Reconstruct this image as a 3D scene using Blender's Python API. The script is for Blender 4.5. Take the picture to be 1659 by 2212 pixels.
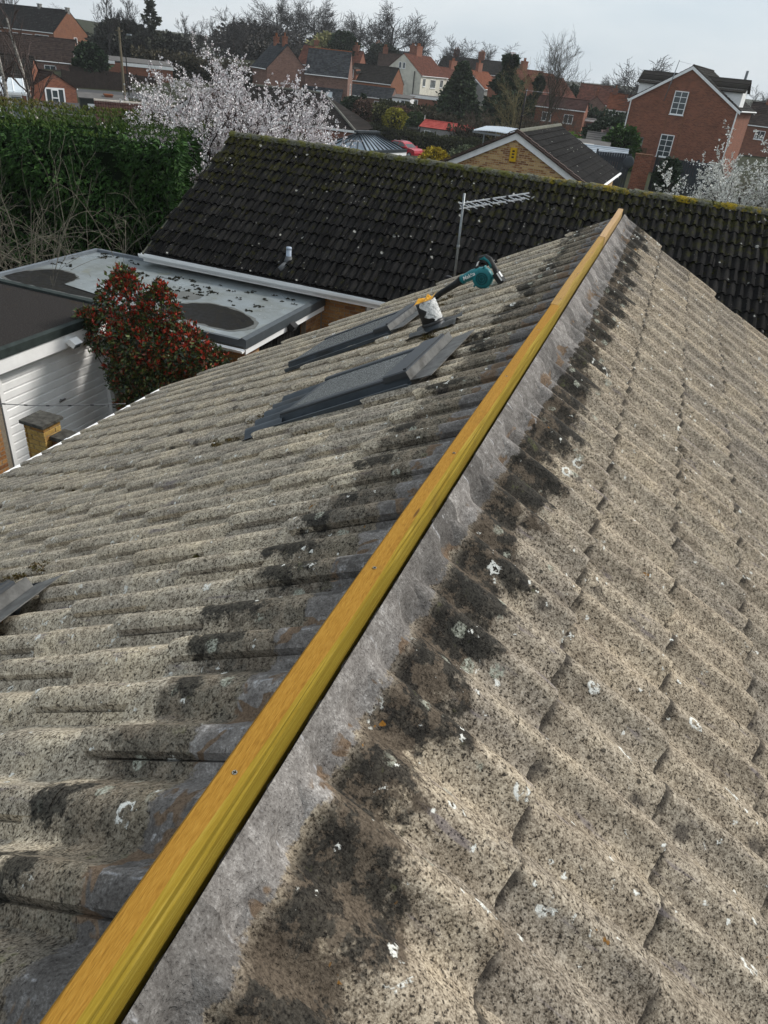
import bpy, math, random
import numpy as np
from mathutils import Vector, Matrix

# ------------------------------------------------------------------ clear / camera / world / sun
for o in list(bpy.data.objects): bpy.data.objects.remove(o)
SC = bpy.context.scene
COL = SC.collection
R = math.radians

cam_d = bpy.data.cameras.new('camera'); cam = bpy.data.objects.new('camera', cam_d); COL.objects.link(cam)
YAW, PITCH, ROLL = -0.3063, 0.5607, 0.1106
cam_d.sensor_fit = 'VERTICAL'; cam_d.sensor_height = 24.0
cam_d.lens = 24.0 * 1530.59 / 2212.0
cam_d.clip_start = 0.02; cam_d.clip_end = 3000
def cam_axes():
    f0 = Vector((math.sin(YAW), math.cos(YAW), 0)); r0 = Vector((math.cos(YAW), -math.sin(YAW), 0)); u0 = Vector((0, 0, 1))
    f = math.cos(PITCH)*f0 - math.sin(PITCH)*u0; u = math.sin(PITCH)*f0 + math.cos(PITCH)*u0
    return math.cos(ROLL)*r0 + math.sin(ROLL)*u, -math.sin(ROLL)*r0 + math.cos(ROLL)*u, f
cr, cu, cf = cam_axes()
CAM = Vector((0.3786, 0.0, 6.29))
cam.matrix_world = Matrix(((cr.x, cu.x, -cf.x, CAM.x), (cr.y, cu.y, -cf.y, CAM.y), (cr.z, cu.z, -cf.z, CAM.z), (0, 0, 0, 1)))
SC.camera = cam

SUN_EL, SUN_AZ = 40.0, 50.0          # azimuth measured from +Y towards +X
world = bpy.data.worlds.new('World'); SC.world = world; world.use_nodes = True
wn = world.node_tree; wn.nodes.clear()
w_out = wn.nodes.new('ShaderNodeOutputWorld'); w_bg = wn.nodes.new('ShaderNodeBackground')
w_sky = wn.nodes.new('ShaderNodeTexSky'); w_sky.sky_type = 'NISHITA'; w_sky.sun_disc = False
w_sky.sun_elevation = R(SUN_EL); w_sky.sun_rotation = R(SUN_AZ); w_sky.air_density = 1.0; w_sky.dust_density = 2.0
w_tc = wn.nodes.new('ShaderNodeTexCoord')
w_map = wn.nodes.new('ShaderNodeMapping'); w_map.inputs['Scale'].default_value = (1.0, 1.0, 3.2)
w_no = wn.nodes.new('ShaderNodeTexNoise'); w_no.inputs['Scale'].default_value = 2.3; w_no.inputs['Detail'].default_value = 5; w_no.inputs['Roughness'].default_value = .52
w_rp = wn.nodes.new('ShaderNodeValToRGB')
w_rp.color_ramp.elements[0].position = .30; w_rp.color_ramp.elements[0].color = (5.0, 5.95, 6.75, 1)
w_rp.color_ramp.elements[1].position = .68; w_rp.color_ramp.elements[1].color = (7.7, 8.05, 8.3, 1)
w_mix = wn.nodes.new('ShaderNodeMix'); w_mix.data_type = 'RGBA'; w_mix.inputs[0].default_value = 0.88
wn.links.new(w_tc.outputs['Generated'], w_map.inputs['Vector']); wn.links.new(w_map.outputs[0], w_no.inputs['Vector'])
wn.links.new(w_no.outputs['Fac'], w_rp.inputs['Fac'])
wn.links.new(w_sky.outputs[0], w_mix.inputs[6]); wn.links.new(w_rp.outputs[0], w_mix.inputs[7])
wn.links.new(w_mix.outputs[2], w_bg.inputs['Color']); w_bg.inputs['Strength'].default_value = 0.05
wn.links.new(w_bg.outputs[0], w_out.inputs['Surface'])

sun_d = bpy.data.lights.new('sun', 'SUN'); sun_d.energy = 1.5; sun_d.angle = R(11); sun_d.color = (1.0, .955, .89)
sun = bpy.data.objects.new('sun', sun_d); COL.objects.link(sun)
sdir = Vector((math.sin(R(SUN_AZ))*math.cos(R(SUN_EL)), math.cos(R(SUN_AZ))*math.cos(R(SUN_EL)), math.sin(R(SUN_EL))))
sun.rotation_euler = sdir.to_track_quat('Z', 'Y').to_euler(); sun.location = (0, 0, 60)
vs = SC.view_settings; vs.view_transform = 'Standard'; vs.look = 'None'; vs.gamma = 1; vs.exposure = 1.25; vs.use_curve_mapping = False
SC.cycles.max_bounces = 6; SC.cycles.transparent_max_bounces = 8

# ------------------------------------------------------------------ mesh helpers
class MB:
    def __init__(s): s.V = []; s.F = []; s.M = []
    def add(s, V, F, m=0):
        b = len(s.V); s.V += [tuple(v) for v in V]; s.F += [tuple(i+b for i in f) for f in F]; s.M += [m]*len(F); return s
    def box(s, x0, x1, y0, y1, z0, z1, m=0):
        V = [(x, y, z) for z in (z0, z1) for y in (y0, y1) for x in (x0, x1)]
        return s.add(V, [(0,2,3,1),(4,5,7,6),(0,1,5,4),(2,6,7,3),(0,4,6,2),(1,3,7,5)], m)
    def bbox(s, x0, x1, y0, y1, z0, z1, b, m=0):            # box with chamfered vertical + top edges
        def ring(i, z): return [(x0+i+b,y0+i,z),(x1-i-b,y0+i,z),(x1-i,y0+i+b,z),(x1-i,y1-i-b,z),(x1-i-b,y1-i,z),(x0+i+b,y1-i,z),(x0+i,y1-i-b,z),(x0+i,y0+i+b,z)]
        V = ring(0, z0)+ring(0, z1-b)+ring(b, z1); n = 8
        F = [tuple(range(7, -1, -1)), tuple(range(16, 24))]
        for k in (0, 8): F += [(k+i, k+(i+1)%n, k+8+(i+1)%n, k+8+i) for i in range(n)]
        return s.add(V, F, m)
    def obox(s, c, ax, ay, az, m=0):                        # half-axis vectors
        c = Vector(c); ax = Vector(ax); ay = Vector(ay); az = Vector(az)
        V = [c+ax*i+ay*j+az*k for k in (-1,1) for j in (-1,1) for i in (-1,1)]
        return s.add(V, [(0,2,3,1),(4,5,7,6),(0,1,5,4),(2,6,7,3),(0,4,6,2),(1,3,7,5)], m)
    def bar(s, a, b, w, h, up=(0,0,1), m=0):
        a = Vector(a); b = Vector(b); d = (b-a).normalized(); sd = d.cross(Vector(up))
        if sd.length < 1e-4: sd = d.cross(Vector((1,0,0)))
        sd.normalize(); u = sd.cross(d)
        return s.obox((a+b)/2, (b-a)/2, sd*w/2, u*h/2, m)
    def tube(s, pts, rad, n=8, m=0, caps=True):
        pts = [Vector(p) for p in pts]; rad = rad if hasattr(rad, '__len__') else [rad]*len(pts); V = []
        for i, p in enumerate(pts):
            d = (pts[min(i+1, len(pts)-1)]-pts[max(i-1, 0)]).normalized()
            a = d.cross(Vector((0,0,1)) if abs(d.z) < .95 else Vector((1,0,0))).normalized(); b = d.cross(a)
            V += [p+(a*math.cos(2*math.pi*k/n)+b*math.sin(2*math.pi*k/n))*rad[i] for k in range(n)]
        F = [(i*n+k, i*n+(k+1)%n, (i+1)*n+(k+1)%n, (i+1)*n+k) for i in range(len(pts)-1) for k in range(n)]
        if caps: F += [tuple(range(n-1, -1, -1)), tuple(range((len(pts)-1)*n, len(pts)*n))]
        return s.add(V, F, m)
    def prism(s, poly, off, m=0):                           # poly: 3-D polygon, off: extrusion vector
        n = len(poly); off = Vector(off); V = [Vector(p) for p in poly]+[Vector(p)+off for p in poly]
        return s.add(V, [tuple(range(n)), tuple(range(2*n-1, n-1, -1))]+[(i, i+n, (i+1)%n+n, (i+1)%n) for i in range(n)], m)
    def ball(s, c, r, n=8, sq=(1,1,1), m=0, jit=0, rg=random):
        V = []; h = n//2+1
        for i in range(h+1):
            t = math.pi*i/h
            for k in range(n):
                a = 2*math.pi*k/n; q = 1+(rg.random()-.5)*jit
                V.append((c[0]+r*sq[0]*q*math.sin(t)*math.cos(a), c[1]+r*sq[1]*q*math.sin(t)*math.sin(a), c[2]+r*sq[2]*q*math.cos(t)))
        return s.add(V, [(i*n+k, (i+1)*n+k, (i+1)*n+(k+1)%n, i*n+(k+1)%n) for i in range(h) for k in range(n)], m)
    def mesh(s, name, mats, smooth=False):
        me = bpy.data.meshes.new(name); me.from_pydata(s.V, [], s.F)
        mats = mats if isinstance(mats, (list, tuple)) else [mats]
        for m in mats: me.materials.append(m)
        if len(mats) > 1: me.polygons.foreach_set('material_index', s.M)
        if smooth: me.polygons.foreach_set('use_smooth', [True]*len(me.polygons))
        me.update(); return me
    def build(s, name, mats, parent=None, smooth=False, **kw):
        return link(name, s.mesh(name, mats, smooth), parent, **kw)

def props(o, label=None, cat=None, group=None, kind=None):
    if label: o['label'] = label
    if cat: o['category'] = cat
    if group: o['group'] = group
    if kind: o['kind'] = kind
    return o
def link(name, me, parent=None, loc=None, mat=None, **kw):
    o = bpy.data.objects.new(name, me); COL.objects.link(o)
    if parent is not None: o.parent = parent
    if mat is not None: o.matrix_basis = mat
    elif loc is not None: o.location = loc
    return props(o, **kw)
def thing(name, label, cat, loc=(0,0,0), rz=0.0, group=None):
    o = bpy.data.objects.new(name, None); COL.objects.link(o); o.location = loc; o.rotation_euler = (0, 0, rz); o.empty_display_size = .2
    return props(o, label, cat, group)
def np_mesh(name, V, F, mats, smooth=False, midx=None):
    V = np.asarray(V, np.float32); F = np.asarray(F, np.int32); k = F.shape[1]
    me = bpy.data.meshes.new(name)
    me.vertices.add(len(V)); me.vertices.foreach_set('co', V.ravel())
    me.loops.add(F.size); me.loops.foreach_set('vertex_index', F.ravel())
    me.polygons.add(len(F)); me.polygons.foreach_set('loop_start', np.arange(0, F.size, k, dtype=np.int32)); me.polygons.foreach_set('loop_total', np.full(len(F), k, np.int32))
    for m in (mats if isinstance(mats, (list, tuple)) else [mats]): me.materials.append(m)
    if midx is not None: me.polygons.foreach_set('material_index', np.asarray(midx, np.int32))
    if smooth: me.polygons.foreach_set('use_smooth', np.ones(len(F), bool))
    me.update(calc_edges=True); me.validate(); return me
def copy_tree(o, parent=None):
    c = o.copy(); COL.objects.link(c)
    if parent is not None: c.parent = parent
    for ch in list(o.children): copy_tree(ch, c)
    return c

# ------------------------------------------------------------------ node helpers
class MT:
    def __init__(s, name, rough=.8, spec=.3, metal=0.0):
        s.m = bpy.data.materials.new(name); s.m.use_nodes = True; s.t = s.m.node_tree; s.b = s.t.nodes['Principled BSDF']
        s.b.inputs['Roughness'].default_value = rough; s.b.inputs['Specular IOR Level'].default_value = spec; s.b.inputs['Metallic'].default_value = metal
        s._pos = None
    def n(s, ty, ins=None, **at):
        nd = s.t.nodes.new(ty)
        for k, v in at.items(): setattr(nd, k, v)
        for k, v in (ins or {}).items(): s.put(nd.inputs[k], v)
        return nd
    def put(s, sock, v):
        if isinstance(v, bpy.types.NodeSocket): s.t.links.new(v, sock)
        else:
            if isinstance(v, tuple) and len(v) == 3 and sock.type == 'RGBA': v = v+(1,)
            sock.default_value = v
    @property
    def pos(s):
        if s._pos is None: s._pos = s.n('ShaderNodeNewGeometry').outputs['Position']
        return s._pos
    def objc(s): return s.n('ShaderNodeTexCoord').outputs['Object']
    def noise(s, scale, detail=2, rough=.5, vec=None, dist=0): 
        return s.n('ShaderNodeTexNoise', {'Vector': vec if vec is not None else s.pos, 'Scale': scale, 'Detail': detail, 'Roughness': rough, 'Distortion': dist}).outputs['Fac']
    def vor(s, scale, vec=None, feature='F1', rnd=1.0): 
        return s.n('ShaderNodeTexVoronoi', {'Vector': vec if vec is not None else s.pos, 'Scale': scale, 'Randomness': rnd}, feature=feature)
    def ramp(s, fac, stops, interp='LINEAR'):
        nd = s.n('ShaderNodeValToRGB', {'Fac': fac}); cr_ = nd.color_ramp; cr_.interpolation = interp
        while len(cr_.elements) < len(stops): cr_.elements.new(.5)
        for e, (p, c) in zip(cr_.elements, stops): e.position = p; e.color = (c, c, c, 1) if not isinstance(c, tuple) else c+(1,)
        return nd.outputs['Color']
    def mix(s, fac, a, b, blend='MIX'):
        nd = s.n('ShaderNodeMix', data_type='RGBA', blend_type=blend); s.put(nd.inputs[0], fac); s.put(nd.inputs[6], a); s.put(nd.inputs[7], b); return nd.outputs[2]
    def ma(s, op, a, b=0.0, c=None, clamp=False):
        nd = s.n('ShaderNodeMath', operation=op, use_clamp=clamp); s.put(nd.inputs[0], a); s.put(nd.inputs[1], b)
        if c is not None: s.put(nd.inputs[2], c)
        return nd.outputs[0]
    def sstep(s, v, a, b, lo=0.0, hi=1.0):
        return s.n('ShaderNodeMapRange', {'Value': v, 'From Min': a, 'From Max': b, 'To Min': lo, 'To Max': hi}, interpolation_type='SMOOTHSTEP').outputs[0]
    def rnd(s):
        a = s.n('ShaderNodeObjectInfo').outputs['Random']; b = s.n('ShaderNodeNewGeometry').outputs['Random Per Island']
        return s.ma('FRACT', s.ma('ADD', a, b))
    def xyz(s, v=None):
        o = s.n('ShaderNodeSeparateXYZ', {0: v if v is not None else s.pos}).outputs; return o[0], o[1], o[2]
    def comb(s, x, y, z=0.0): return s.n('ShaderNodeCombineXYZ', {0: x, 1: y, 2: z}).outputs[0]
    def vmul(s, v, k): return s.n('ShaderNodeVectorMath', {0: v, 1: k}, operation='MULTIPLY').outputs[0]
    def col(s, v): s.put(s.b.inputs['Base Color'], v); return s
    def rough(s, v): s.put(s.b.inputs['Roughness'], v); return s
    def bump(s, h, strength=.4, dist=.01):
        s.put(s.b.inputs['Normal'], s.n('ShaderNodeBump', {'Height': h, 'Strength': strength, 'Distance': dist}).outputs[0]); return s

MATS = {}
def plain(name, c, rough=.7, var=.25, sc=6.0, bump=.0, metal=0.0, spec=.22, dirt=None, per=0.0):
    if name in MATS: return MATS[name]
    m = MT(name, rough, spec, metal); n = m.noise(sc, 5, .6)
    lo = tuple(x*(1-var) for x in c); hi = tuple(min(1, x*(1+var)) for x in c)
    colr = m.ramp(n, [(.3, lo), (.7, hi)])
    if per: colr = m.mix(1.0, colr, m.ramp(m.rnd(), [(0, 1-per), (1, 1+per)]), 'MULTIPLY')
    if dirt: colr = m.mix(m.sstep(m.noise(sc*.37, 6, .65), .5, .75), colr, dirt)
    m.col(colr)
    if bump: m.bump(m.noise(sc*8, 3), bump, .01)
    MATS[name] = m.m; return m.m
def leafmat(name, cols, rough=.6, trans=0.0):
    m = MT(name, rough, .25)
    stops = [(i/(max(1, len(cols)-1)), c) for i, c in enumerate(cols)]
    m.col(m.ramp(m.n('ShaderNodeNewGeometry').outputs['Random Per Island'], stops)); MATS[name] = m.m; return m.m
def brickmat(name, cols, mortar=(.42,.38,.33), scale=1.0, bias=0.0, stain=.25):
    """coursed brickwork for far walls: local x+y runs along any wall of the house, z up"""
    m = MT(name, .88, .2); x, y, z = m.xyz(m.objc())
    v = m.comb(m.ma('ADD', x, y), z)
    b = m.n('ShaderNodeTexBrick', {'Vector': v, 'Color1': (0,0,0), 'Color2': (1,1,1), 'Mortar': (.5,.5,.5), 'Scale': 1.0, 'Mortar Size': .010, 'Mortar Smooth': .3, 'Bias': bias, 'Brick Width': .225*scale, 'Row Height': .075*scale}, offset=.5)
    f = m.ma('ADD', b.outputs['Color'], m.ma('MULTIPLY', m.ma('SUBTRACT', m.noise(14, 4), .5), .9))
    c = m.ramp(f, [(i/(len(cols)-1), cc) for i, cc in enumerate(cols)])
    c = m.mix(b.outputs['Fac'], c, mortar)
    c = m.mix(m.sstep(m.noise(.9, 5, .6), .45, .8), c, m.mix(1.0, c, (1-stain, 1-stain, 1-stain), 'MULTIPLY'))
    m.col(c); m.bump(m.ma('SUBTRACT', 1.0, b.outputs['Fac']), .5, .006); MATS[name] = m.m; return m.m
def roofmat(name, c, c2, pitch=.3, wet=.75, moss=None, wave=.012, spots=0.0):
    """concrete / clay tile colour for coursed roofs; roll relief along local x"""
    m = MT(name, wet+.1, .04); x, y, z = m.xyz(m.objc())
    cell = m.comb(m.ma('FLOOR', m.ma('DIVIDE', x, pitch)), m.ma('FLOOR', m.ma('DIVIDE', z, .17)))
    wn_ = m.n('ShaderNodeTexWhiteNoise', {'Vector': cell}, noise_dimensions='3D').outputs['Value']
    f = m.ma('ADD', m.ma('MULTIPLY', wn_, .5), m.ma('MULTIPLY', m.noise(3.1, 5, .65), .6))
    colr = m.ramp(f, [(.25, c), (.8, c2)])
    if moss: colr = m.mix(m.sstep(m.noise(4.3, 5, .7), .55, .72), colr, moss)
    if spots:
        vv = m.vor(5.0); colr = m.mix(m.ma('MULTIPLY', m.ma('LESS_THAN', vv.outputs['Distance'], .16), m.ma('LESS_THAN', m.xyz(vv.outputs['Color'])[0], spots)), colr, (.5,.5,.46))
    m.col(colr)
    if wave: m.bump(m.ma('SINE', m.ma('MULTIPLY', x, 2*math.pi/(pitch/2))), .8, wave)
    MATS[name] = m.m; return m.m
# ------------------------------------------------------------------ terrain
TP = np.array([(0,0,0),(20,0,0),(-20,0,0),(-40,5,.4),(0,20,0),(-20,12,0),(-10,22,0),(12,25,.3),(-15,30,0),(-6,32,.3),(0,38,.6),(-2.5,50,1.2),(8,52,1.2),(-1,64,.9),(-17,43,-.4),
 (-30,66,-1.6),(-28,83,-2.0),(-24,98,-1.9),(-30,111,.5),(-45,126,1.3),(-48,156,1.5),(-41,150,1.3),(-21,118,1.0),(-16,99,.4),(-15,73,-.8),(-9,75,.4),(-6,60,.6),(-45,105,.9),(-50,56,.3),(-44,44,.3),(-57,66,.9),(-60,74,1.0),
 (-66,84,1.9),(-75,92,2.0),(-92,120,3.0),(-120,140,5),(-85,150,4.5),(-88,180,6),(-60,190,4),(-20,180,2.5),(20,160,2),(30,100,1.5),(40,40,.5),(-30,25,.2),(-45,30,.4),(0,300,4),(-120,280,9),(-220,220,10),(120,250,4),(-200,100,6),
 (0,-40,0),(60,-30,0),(-60,-30,0),(-400,500,12),(300,500,8),(0,700,10),(-600,100,9),(500,100,3),(0,-300,0)], float)
def hgt(x, y):
    x = np.asarray(x, float); y = np.asarray(y, float)
    d = (x[..., None]-TP[:,0])**2+(y[..., None]-TP[:,1])**2
    w = 1/(d+18.0)**1.6
    return (w*TP[:,2]).sum(-1)/w.sum(-1)
def hz(x, y): return float(hgt(np.array([x]), np.array([y]))[0])
def mk_ground():
    m = MT('ground', .95, .1)
    c = m.ramp(m.noise(.35, 6, .65), [(.35, (.034,.029,.021)), (.5, (.033,.037,.018)), (.7, (.036,.048,.018))])
    m.col(m.mix(m.noise(6, 4), c, m.mix(1.0, c, (.55,.55,.5), 'MULTIPLY'))); m.bump(m.noise(3, 5), .6, .1)
    ax = np.concatenate([-np.geomspace(900, 61, 26), np.linspace(-60, 40, 61), np.geomspace(41, 900, 26)]); ay = np.concatenate([-np.geomspace(300, 11, 14), np.linspace(-10, 130, 84), np.geomspace(132, 1100, 26)])
    X, Y = np.meshgrid(ax, ay); Z = hgt(X, Y); nx = len(ax); ny = len(ay)
    i = np.arange((ny-1)*nx).reshape(ny-1, nx)[:, :-1].ravel()
    F = np.stack([i, i+1, i+1+nx, i+nx], 1)
    link('ground', np_mesh('ground', np.stack([X, Y, Z], -1).reshape(-1, 3), F, m.m, True), kind='structure')
mk_ground()

# ------------------------------------------------------------------ the near bungalow: weathered double-roll concrete tiles
TH = 0.5123; CT, ST = math.cos(TH), math.sin(TH); RZ = 5.25; RB = 5.30
YN, YF = -1.65, 7.62; S0, GA = 0.4765, 0.345
def slope_pt(side, s, y, h=0.0):       # side +1 = right, -1 = left; s down the slope from the ridge, h off the slope
    return Vector((side*(CT*s+ST*h), y, RZ-ST*s+CT*h))
def slope_mat(side, s=0.0, y=0.0, h=0.0):
    d = Vector((side*CT, 0, -ST)); n = Vector((side*ST, 0, CT)); t = Vector((0, side, 0)); o = slope_pt(side, s, y, h)
    return Matrix(((d.x, t.x, n.x, o.x), (d.y, t.y, n.y, o.y), (d.z, t.z, n.z, o.z), (0,0,0,1)))

def mat_near_tile():
    m = MT('weathered_tile', .93, .18); x, y, z = m.xyz()
    s = m.ma('SUBTRACT', m.ma('MULTIPLY', m.ma('ABSOLUTE', x), CT), m.ma('MULTIPLY', m.ma('SUBTRACT', z, RZ), ST)); right = m.ma('GREATER_THAN', x, 0.0)
    grain = m.noise(230, 3, .7); g2 = m.noise(75, 4, .65); patch = m.noise(7.5, 5, .65); big = m.noise(1.7, 4, .6)
    gf = m.ma('ADD', m.ma('MULTIPLY', grain, .55), m.ma('MULTIPLY', g2, .45))
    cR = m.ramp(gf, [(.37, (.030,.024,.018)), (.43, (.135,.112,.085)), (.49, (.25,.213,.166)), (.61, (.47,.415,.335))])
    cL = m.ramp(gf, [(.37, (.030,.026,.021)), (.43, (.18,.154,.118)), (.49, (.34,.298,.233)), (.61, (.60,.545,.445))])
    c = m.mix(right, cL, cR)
    c = m.mix(1.0, c, m.ramp(patch, [(.3, (.62,.60,.58)), (.5, (.95,.95,.95)), (.72, (1.2,1.18,1.12))]), 'MULTIPLY')
    c = m.mix(1.0, c, m.ramp(m.rnd(), [(0, (.80,.80,.82)), (.5, (1.0,.99,.97)), (1, (1.14,1.10,1.04))]), 'MULTIPLY')
    # black deposit and lap shade painted as one broken line below each nose
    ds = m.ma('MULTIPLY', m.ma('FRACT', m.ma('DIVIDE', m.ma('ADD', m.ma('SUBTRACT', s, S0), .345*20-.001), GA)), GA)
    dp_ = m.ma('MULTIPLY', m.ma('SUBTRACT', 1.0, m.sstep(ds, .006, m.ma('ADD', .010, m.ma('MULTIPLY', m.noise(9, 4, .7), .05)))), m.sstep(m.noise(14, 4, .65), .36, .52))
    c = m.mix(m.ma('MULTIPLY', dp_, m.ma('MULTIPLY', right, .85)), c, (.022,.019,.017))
    # worn streaks running down the slope, greyish violet
    sv = m.comb(m.ma('MULTIPLY', s, 5.0), m.ma('MULTIPLY', y, 34.0), m.ma('MULTIPLY', right, 7.0))
    st = m.sstep(m.n('ShaderNodeTexNoise', {'Vector': sv, 'Scale': 1.0, 'Detail': 4, 'Roughness': .6}).outputs['Fac'], .60, .70)
    c = m.mix(m.ma('MULTIPLY', st, .62), c, m.mix(gf, (.07,.06,.062), (.26,.225,.235)))
    # dark rounds of old lichen and dirt
    dv = m.vor(6.5); dk = m.ma('MULTIPLY', m.sstep(m.ma('ADD', dv.outputs['Distance'], m.ma('MULTIPLY', g2, .25)), .36, .20), m.ma('LESS_THAN', m.xyz(dv.outputs['Color'])[1], .22))
    c = m.mix(m.ma('MULTIPLY', dk, .72), c, (.045,.04,.036))
    va = m.vor(125); vb = m.vor(31); pits = m.ma('MAXIMUM', m.ma('MULTIPLY', m.sstep(va.outputs['Distance'], .30, .20), m.ma('LESS_THAN', m.xyz(va.outputs['Color'])[0], .26)), m.ma('MULTIPLY', m.sstep(m.ma('ADD', vb.outputs['Distance'], m.ma('MULTIPLY', m.ma('SUBTRACT', g2, .5), .5)), .22, .13), m.ma('LESS_THAN', m.xyz(vb.outputs['Color'])[0], .06)))
    pits = m.ma('MAXIMUM', pits, m.sstep(m.noise(150, 1, .5), .36, .31))
    c = m.mix(m.ma('MULTIPLY', pits, .78), c, (.022,.02,.017))
    # algae band below the missing ridge tiles, heaviest on the rolls
    wob = m.ma('MULTIPLY', m.ma('SUBTRACT', m.noise(7.5, 6, .72), .5), .42)
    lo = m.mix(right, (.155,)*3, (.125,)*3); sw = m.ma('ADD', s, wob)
    hi_ = m.ma('ADD', m.ma('MULTIPLY', right, -.09), .37)
    band = m.ma('MULTIPLY', m.sstep(s, .08, .13), m.ma('SUBTRACT', 1.0, m.sstep(m.ma('SUBTRACT', sw, hi_), -.03, .025)))
    bl = m.ma('MULTIPLY', m.sstep(m.noise(13, 6, .72), .47, .52), .9)
    fy = m.ma('ADD', m.ma('DIVIDE', m.ma('SUBTRACT', y, YF), .15), m.ma('ADD', .3, m.ma('MULTIPLY', right, -.6)))
    cell = m.n('ShaderNodeTexWhiteNoise', {'Vector': m.comb(m.ma('FLOOR', fy), right, 3.0)}, noise_dimensions='3D'); cc_ = m.xyz(cell.outputs['Color'])
    bx = m.ma('DIVIDE', m.ma('SUBTRACT', s, m.ma('ADD', m.ma('MULTIPLY', right, -.09), m.ma('ADD', .30, m.ma('MULTIPLY', cc_[0], .10)))), m.ma('ADD', .055, m.ma('MULTIPLY', cc_[1], .06)))
    by = m.ma('DIVIDE', m.ma('SUBTRACT', m.ma('FRACT', fy), .46), .34)
    bd = m.ma('ADD', m.ma('ADD', m.ma('MULTIPLY', bx, bx), m.ma('MULTIPLY', by, by)), m.ma('MULTIPLY', m.ma('SUBTRACT', m.noise(17, 6, .7), .5), 5.0))
    blob = m.ma('MULTIPLY', m.sstep(bd, 1.15, .35), m.ma('LESS_THAN', cc_[2], .62))
    bl = m.ma('MAXIMUM', bl, blob)
    alg = m.mix(bl, m.ramp(gf, [(.35, (.026,.020,.014)), (.63, (.125,.098,.072))]), m.ramp(gf, [(.38, (.003,.003,.003)), (.64, (.026,.026,.023))]))
    alg = m.mix(m.ma('MULTIPLY', m.sstep(m.noise(13, 4, .7), .63, .72), .6), alg, (.075,.082,.03))
    c = m.mix(m.ma('MAXIMUM', m.ma('MULTIPLY', band, m.ma('ADD', .66, m.ma('MULTIPLY', right, .28))), m.ma('MULTIPLY', blob, .9)), c, alg)
    # pale grey-green crusty rounds inside the dark band
    lg = m.vor(15, m.n('ShaderNodeVectorMath', {0: m.pos, 1: m.n('ShaderNodeVectorMath', {0: m.n('ShaderNodeTexNoise', {'Vector': m.pos, 'Scale': 60.0, 'Detail': 3.0}).outputs['Color'], 1: (.022,.022,.022)}, operation='MULTIPLY').outputs[0]}, operation='ADD').outputs[0])
    lgm = m.ma('MULTIPLY', m.sstep(lg.outputs['Distance'], .30, .22), m.ma('MULTIPLY', m.ma('LESS_THAN', m.xyz(lg.outputs['Color'])[2], .30), m.ma('MULTIPLY', m.sstep(s, .15, .20), m.ma('SUBTRACT', 1.0, m.sstep(s, .34, .46)))))
    c = m.mix(m.ma('MULTIPLY', lgm, m.sstep(m.noise(110, 3, .7), .36, .56)), c, m.ramp(gf, [(.38, (.10,.105,.075)), (.58, (.42,.43,.36))]))
    # bare grey strip where the ridge bedding mortar sat
    ed = m.ma('ADD', s, m.ma('MULTIPLY', m.ma('SUBTRACT', m.noise(22, 5, .7), .5), .085)); lim = m.ma('ADD', m.ma('MULTIPLY', right, -.055), .155)
    lim = m.ma('ADD', lim, m.ma('MULTIPLY', m.sstep(y, 1.2, 3.6), m.ma('MULTIPLY', right, .062)))
    mz = m.sstep(m.ma('SUBTRACT', lim, ed), -.004, .006)
    mc = m.ramp(m.ma('ADD', m.ma('MULTIPLY', gf, .62), m.ma('MULTIPLY', m.noise(17, 6, .75), .43)), [(.36, (.058,.052,.048)), (.47, (.118,.108,.100)), (.57, (.195,.182,.170)), (.70, (.42,.40,.38))])
    pl_ = m.n('ShaderNodeTexWhiteNoise', {'Vector': m.comb(m.ma('FLOOR', m.ma('ADD', m.ma('DIVIDE', y, .15), m.ma('MULTIPLY', m.ma('SUBTRACT', m.noise(18, 3), .5), .25))), right, 9.0)}, noise_dimensions='3D').outputs['Value']
    mc = m.mix(1.0, mc, m.ramp(pl_, [(0, (.62,.62,.62)), (1, (1.3,1.3,1.3))]), 'MULTIPLY')
    seam = m.ma('ABSOLUTE', m.ma('SUBTRACT', m.ma('FRACT', m.ma('ADD', m.ma('DIVIDE', y, .15), m.ma('MULTIPLY', m.ma('SUBTRACT', m.noise(18, 3), .5), .25))), .5))
    mc = m.mix(m.ma('MULTIPLY', m.sstep(seam, .470, .498), m.ma('MULTIPLY', m.sstep(m.noise(16, 5, .75), .50, .62), .8)), mc, (.42,.42,.43))
    mc = m.mix(m.ma('MULTIPLY', m.sstep(m.noise(34, 5, .75), .58, .70), m.sstep(m.noise(5, 3, .6), .50, .64)), mc, (.42,.42,.42))
    tan = m.ma('MULTIPLY', m.sstep(m.noise(8, 3, .6, dist=.6), m.ma('ADD', .545, m.ma('MULTIPLY', right, .035)), m.ma('ADD', .57, m.ma('MULTIPLY', right, .035))), m.sstep(ed, .06, .085))
    mc = m.mix(tan, mc, m.ramp(gf, [(.35, (.085,.058,.038)), (.65, (.215,.155,.108))]))
    c = m.mix(mz, c, mc)
    # white crusts: rings and specks
    wp = m.n('ShaderNodeVectorMath', {0: m.pos, 1: m.n('ShaderNodeVectorMath', {0: m.n('ShaderNodeTexNoise', {'Vector': m.pos, 'Scale': 75.0, 'Detail': 4.0, 'Roughness': .65}).outputs['Color'], 1: (.036,.036,.036)}, operation='MULTIPLY').outputs[0]}, operation='ADD').outputs[0]
    lv = m.vor(9.5, wp); ch = m.xyz(lv.outputs['Color']); dd = m.ma('ADD', lv.outputs['Distance'], m.ma('MULTIPLY', m.ma('SUBTRACT', g2, .5), .30))
    ring = m.ma('SUBTRACT', 1.0, m.sstep(m.ma('ABSOLUTE', m.ma('SUBTRACT', dd, .155)), .022, .05))
    ring = m.ma('MULTIPLY', ring, m.ma('LESS_THAN', ch[0], .30)); ring = m.ma('MULTIPLY', ring, m.sstep(m.noise(26, 2, .5), .46, .54))
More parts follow.
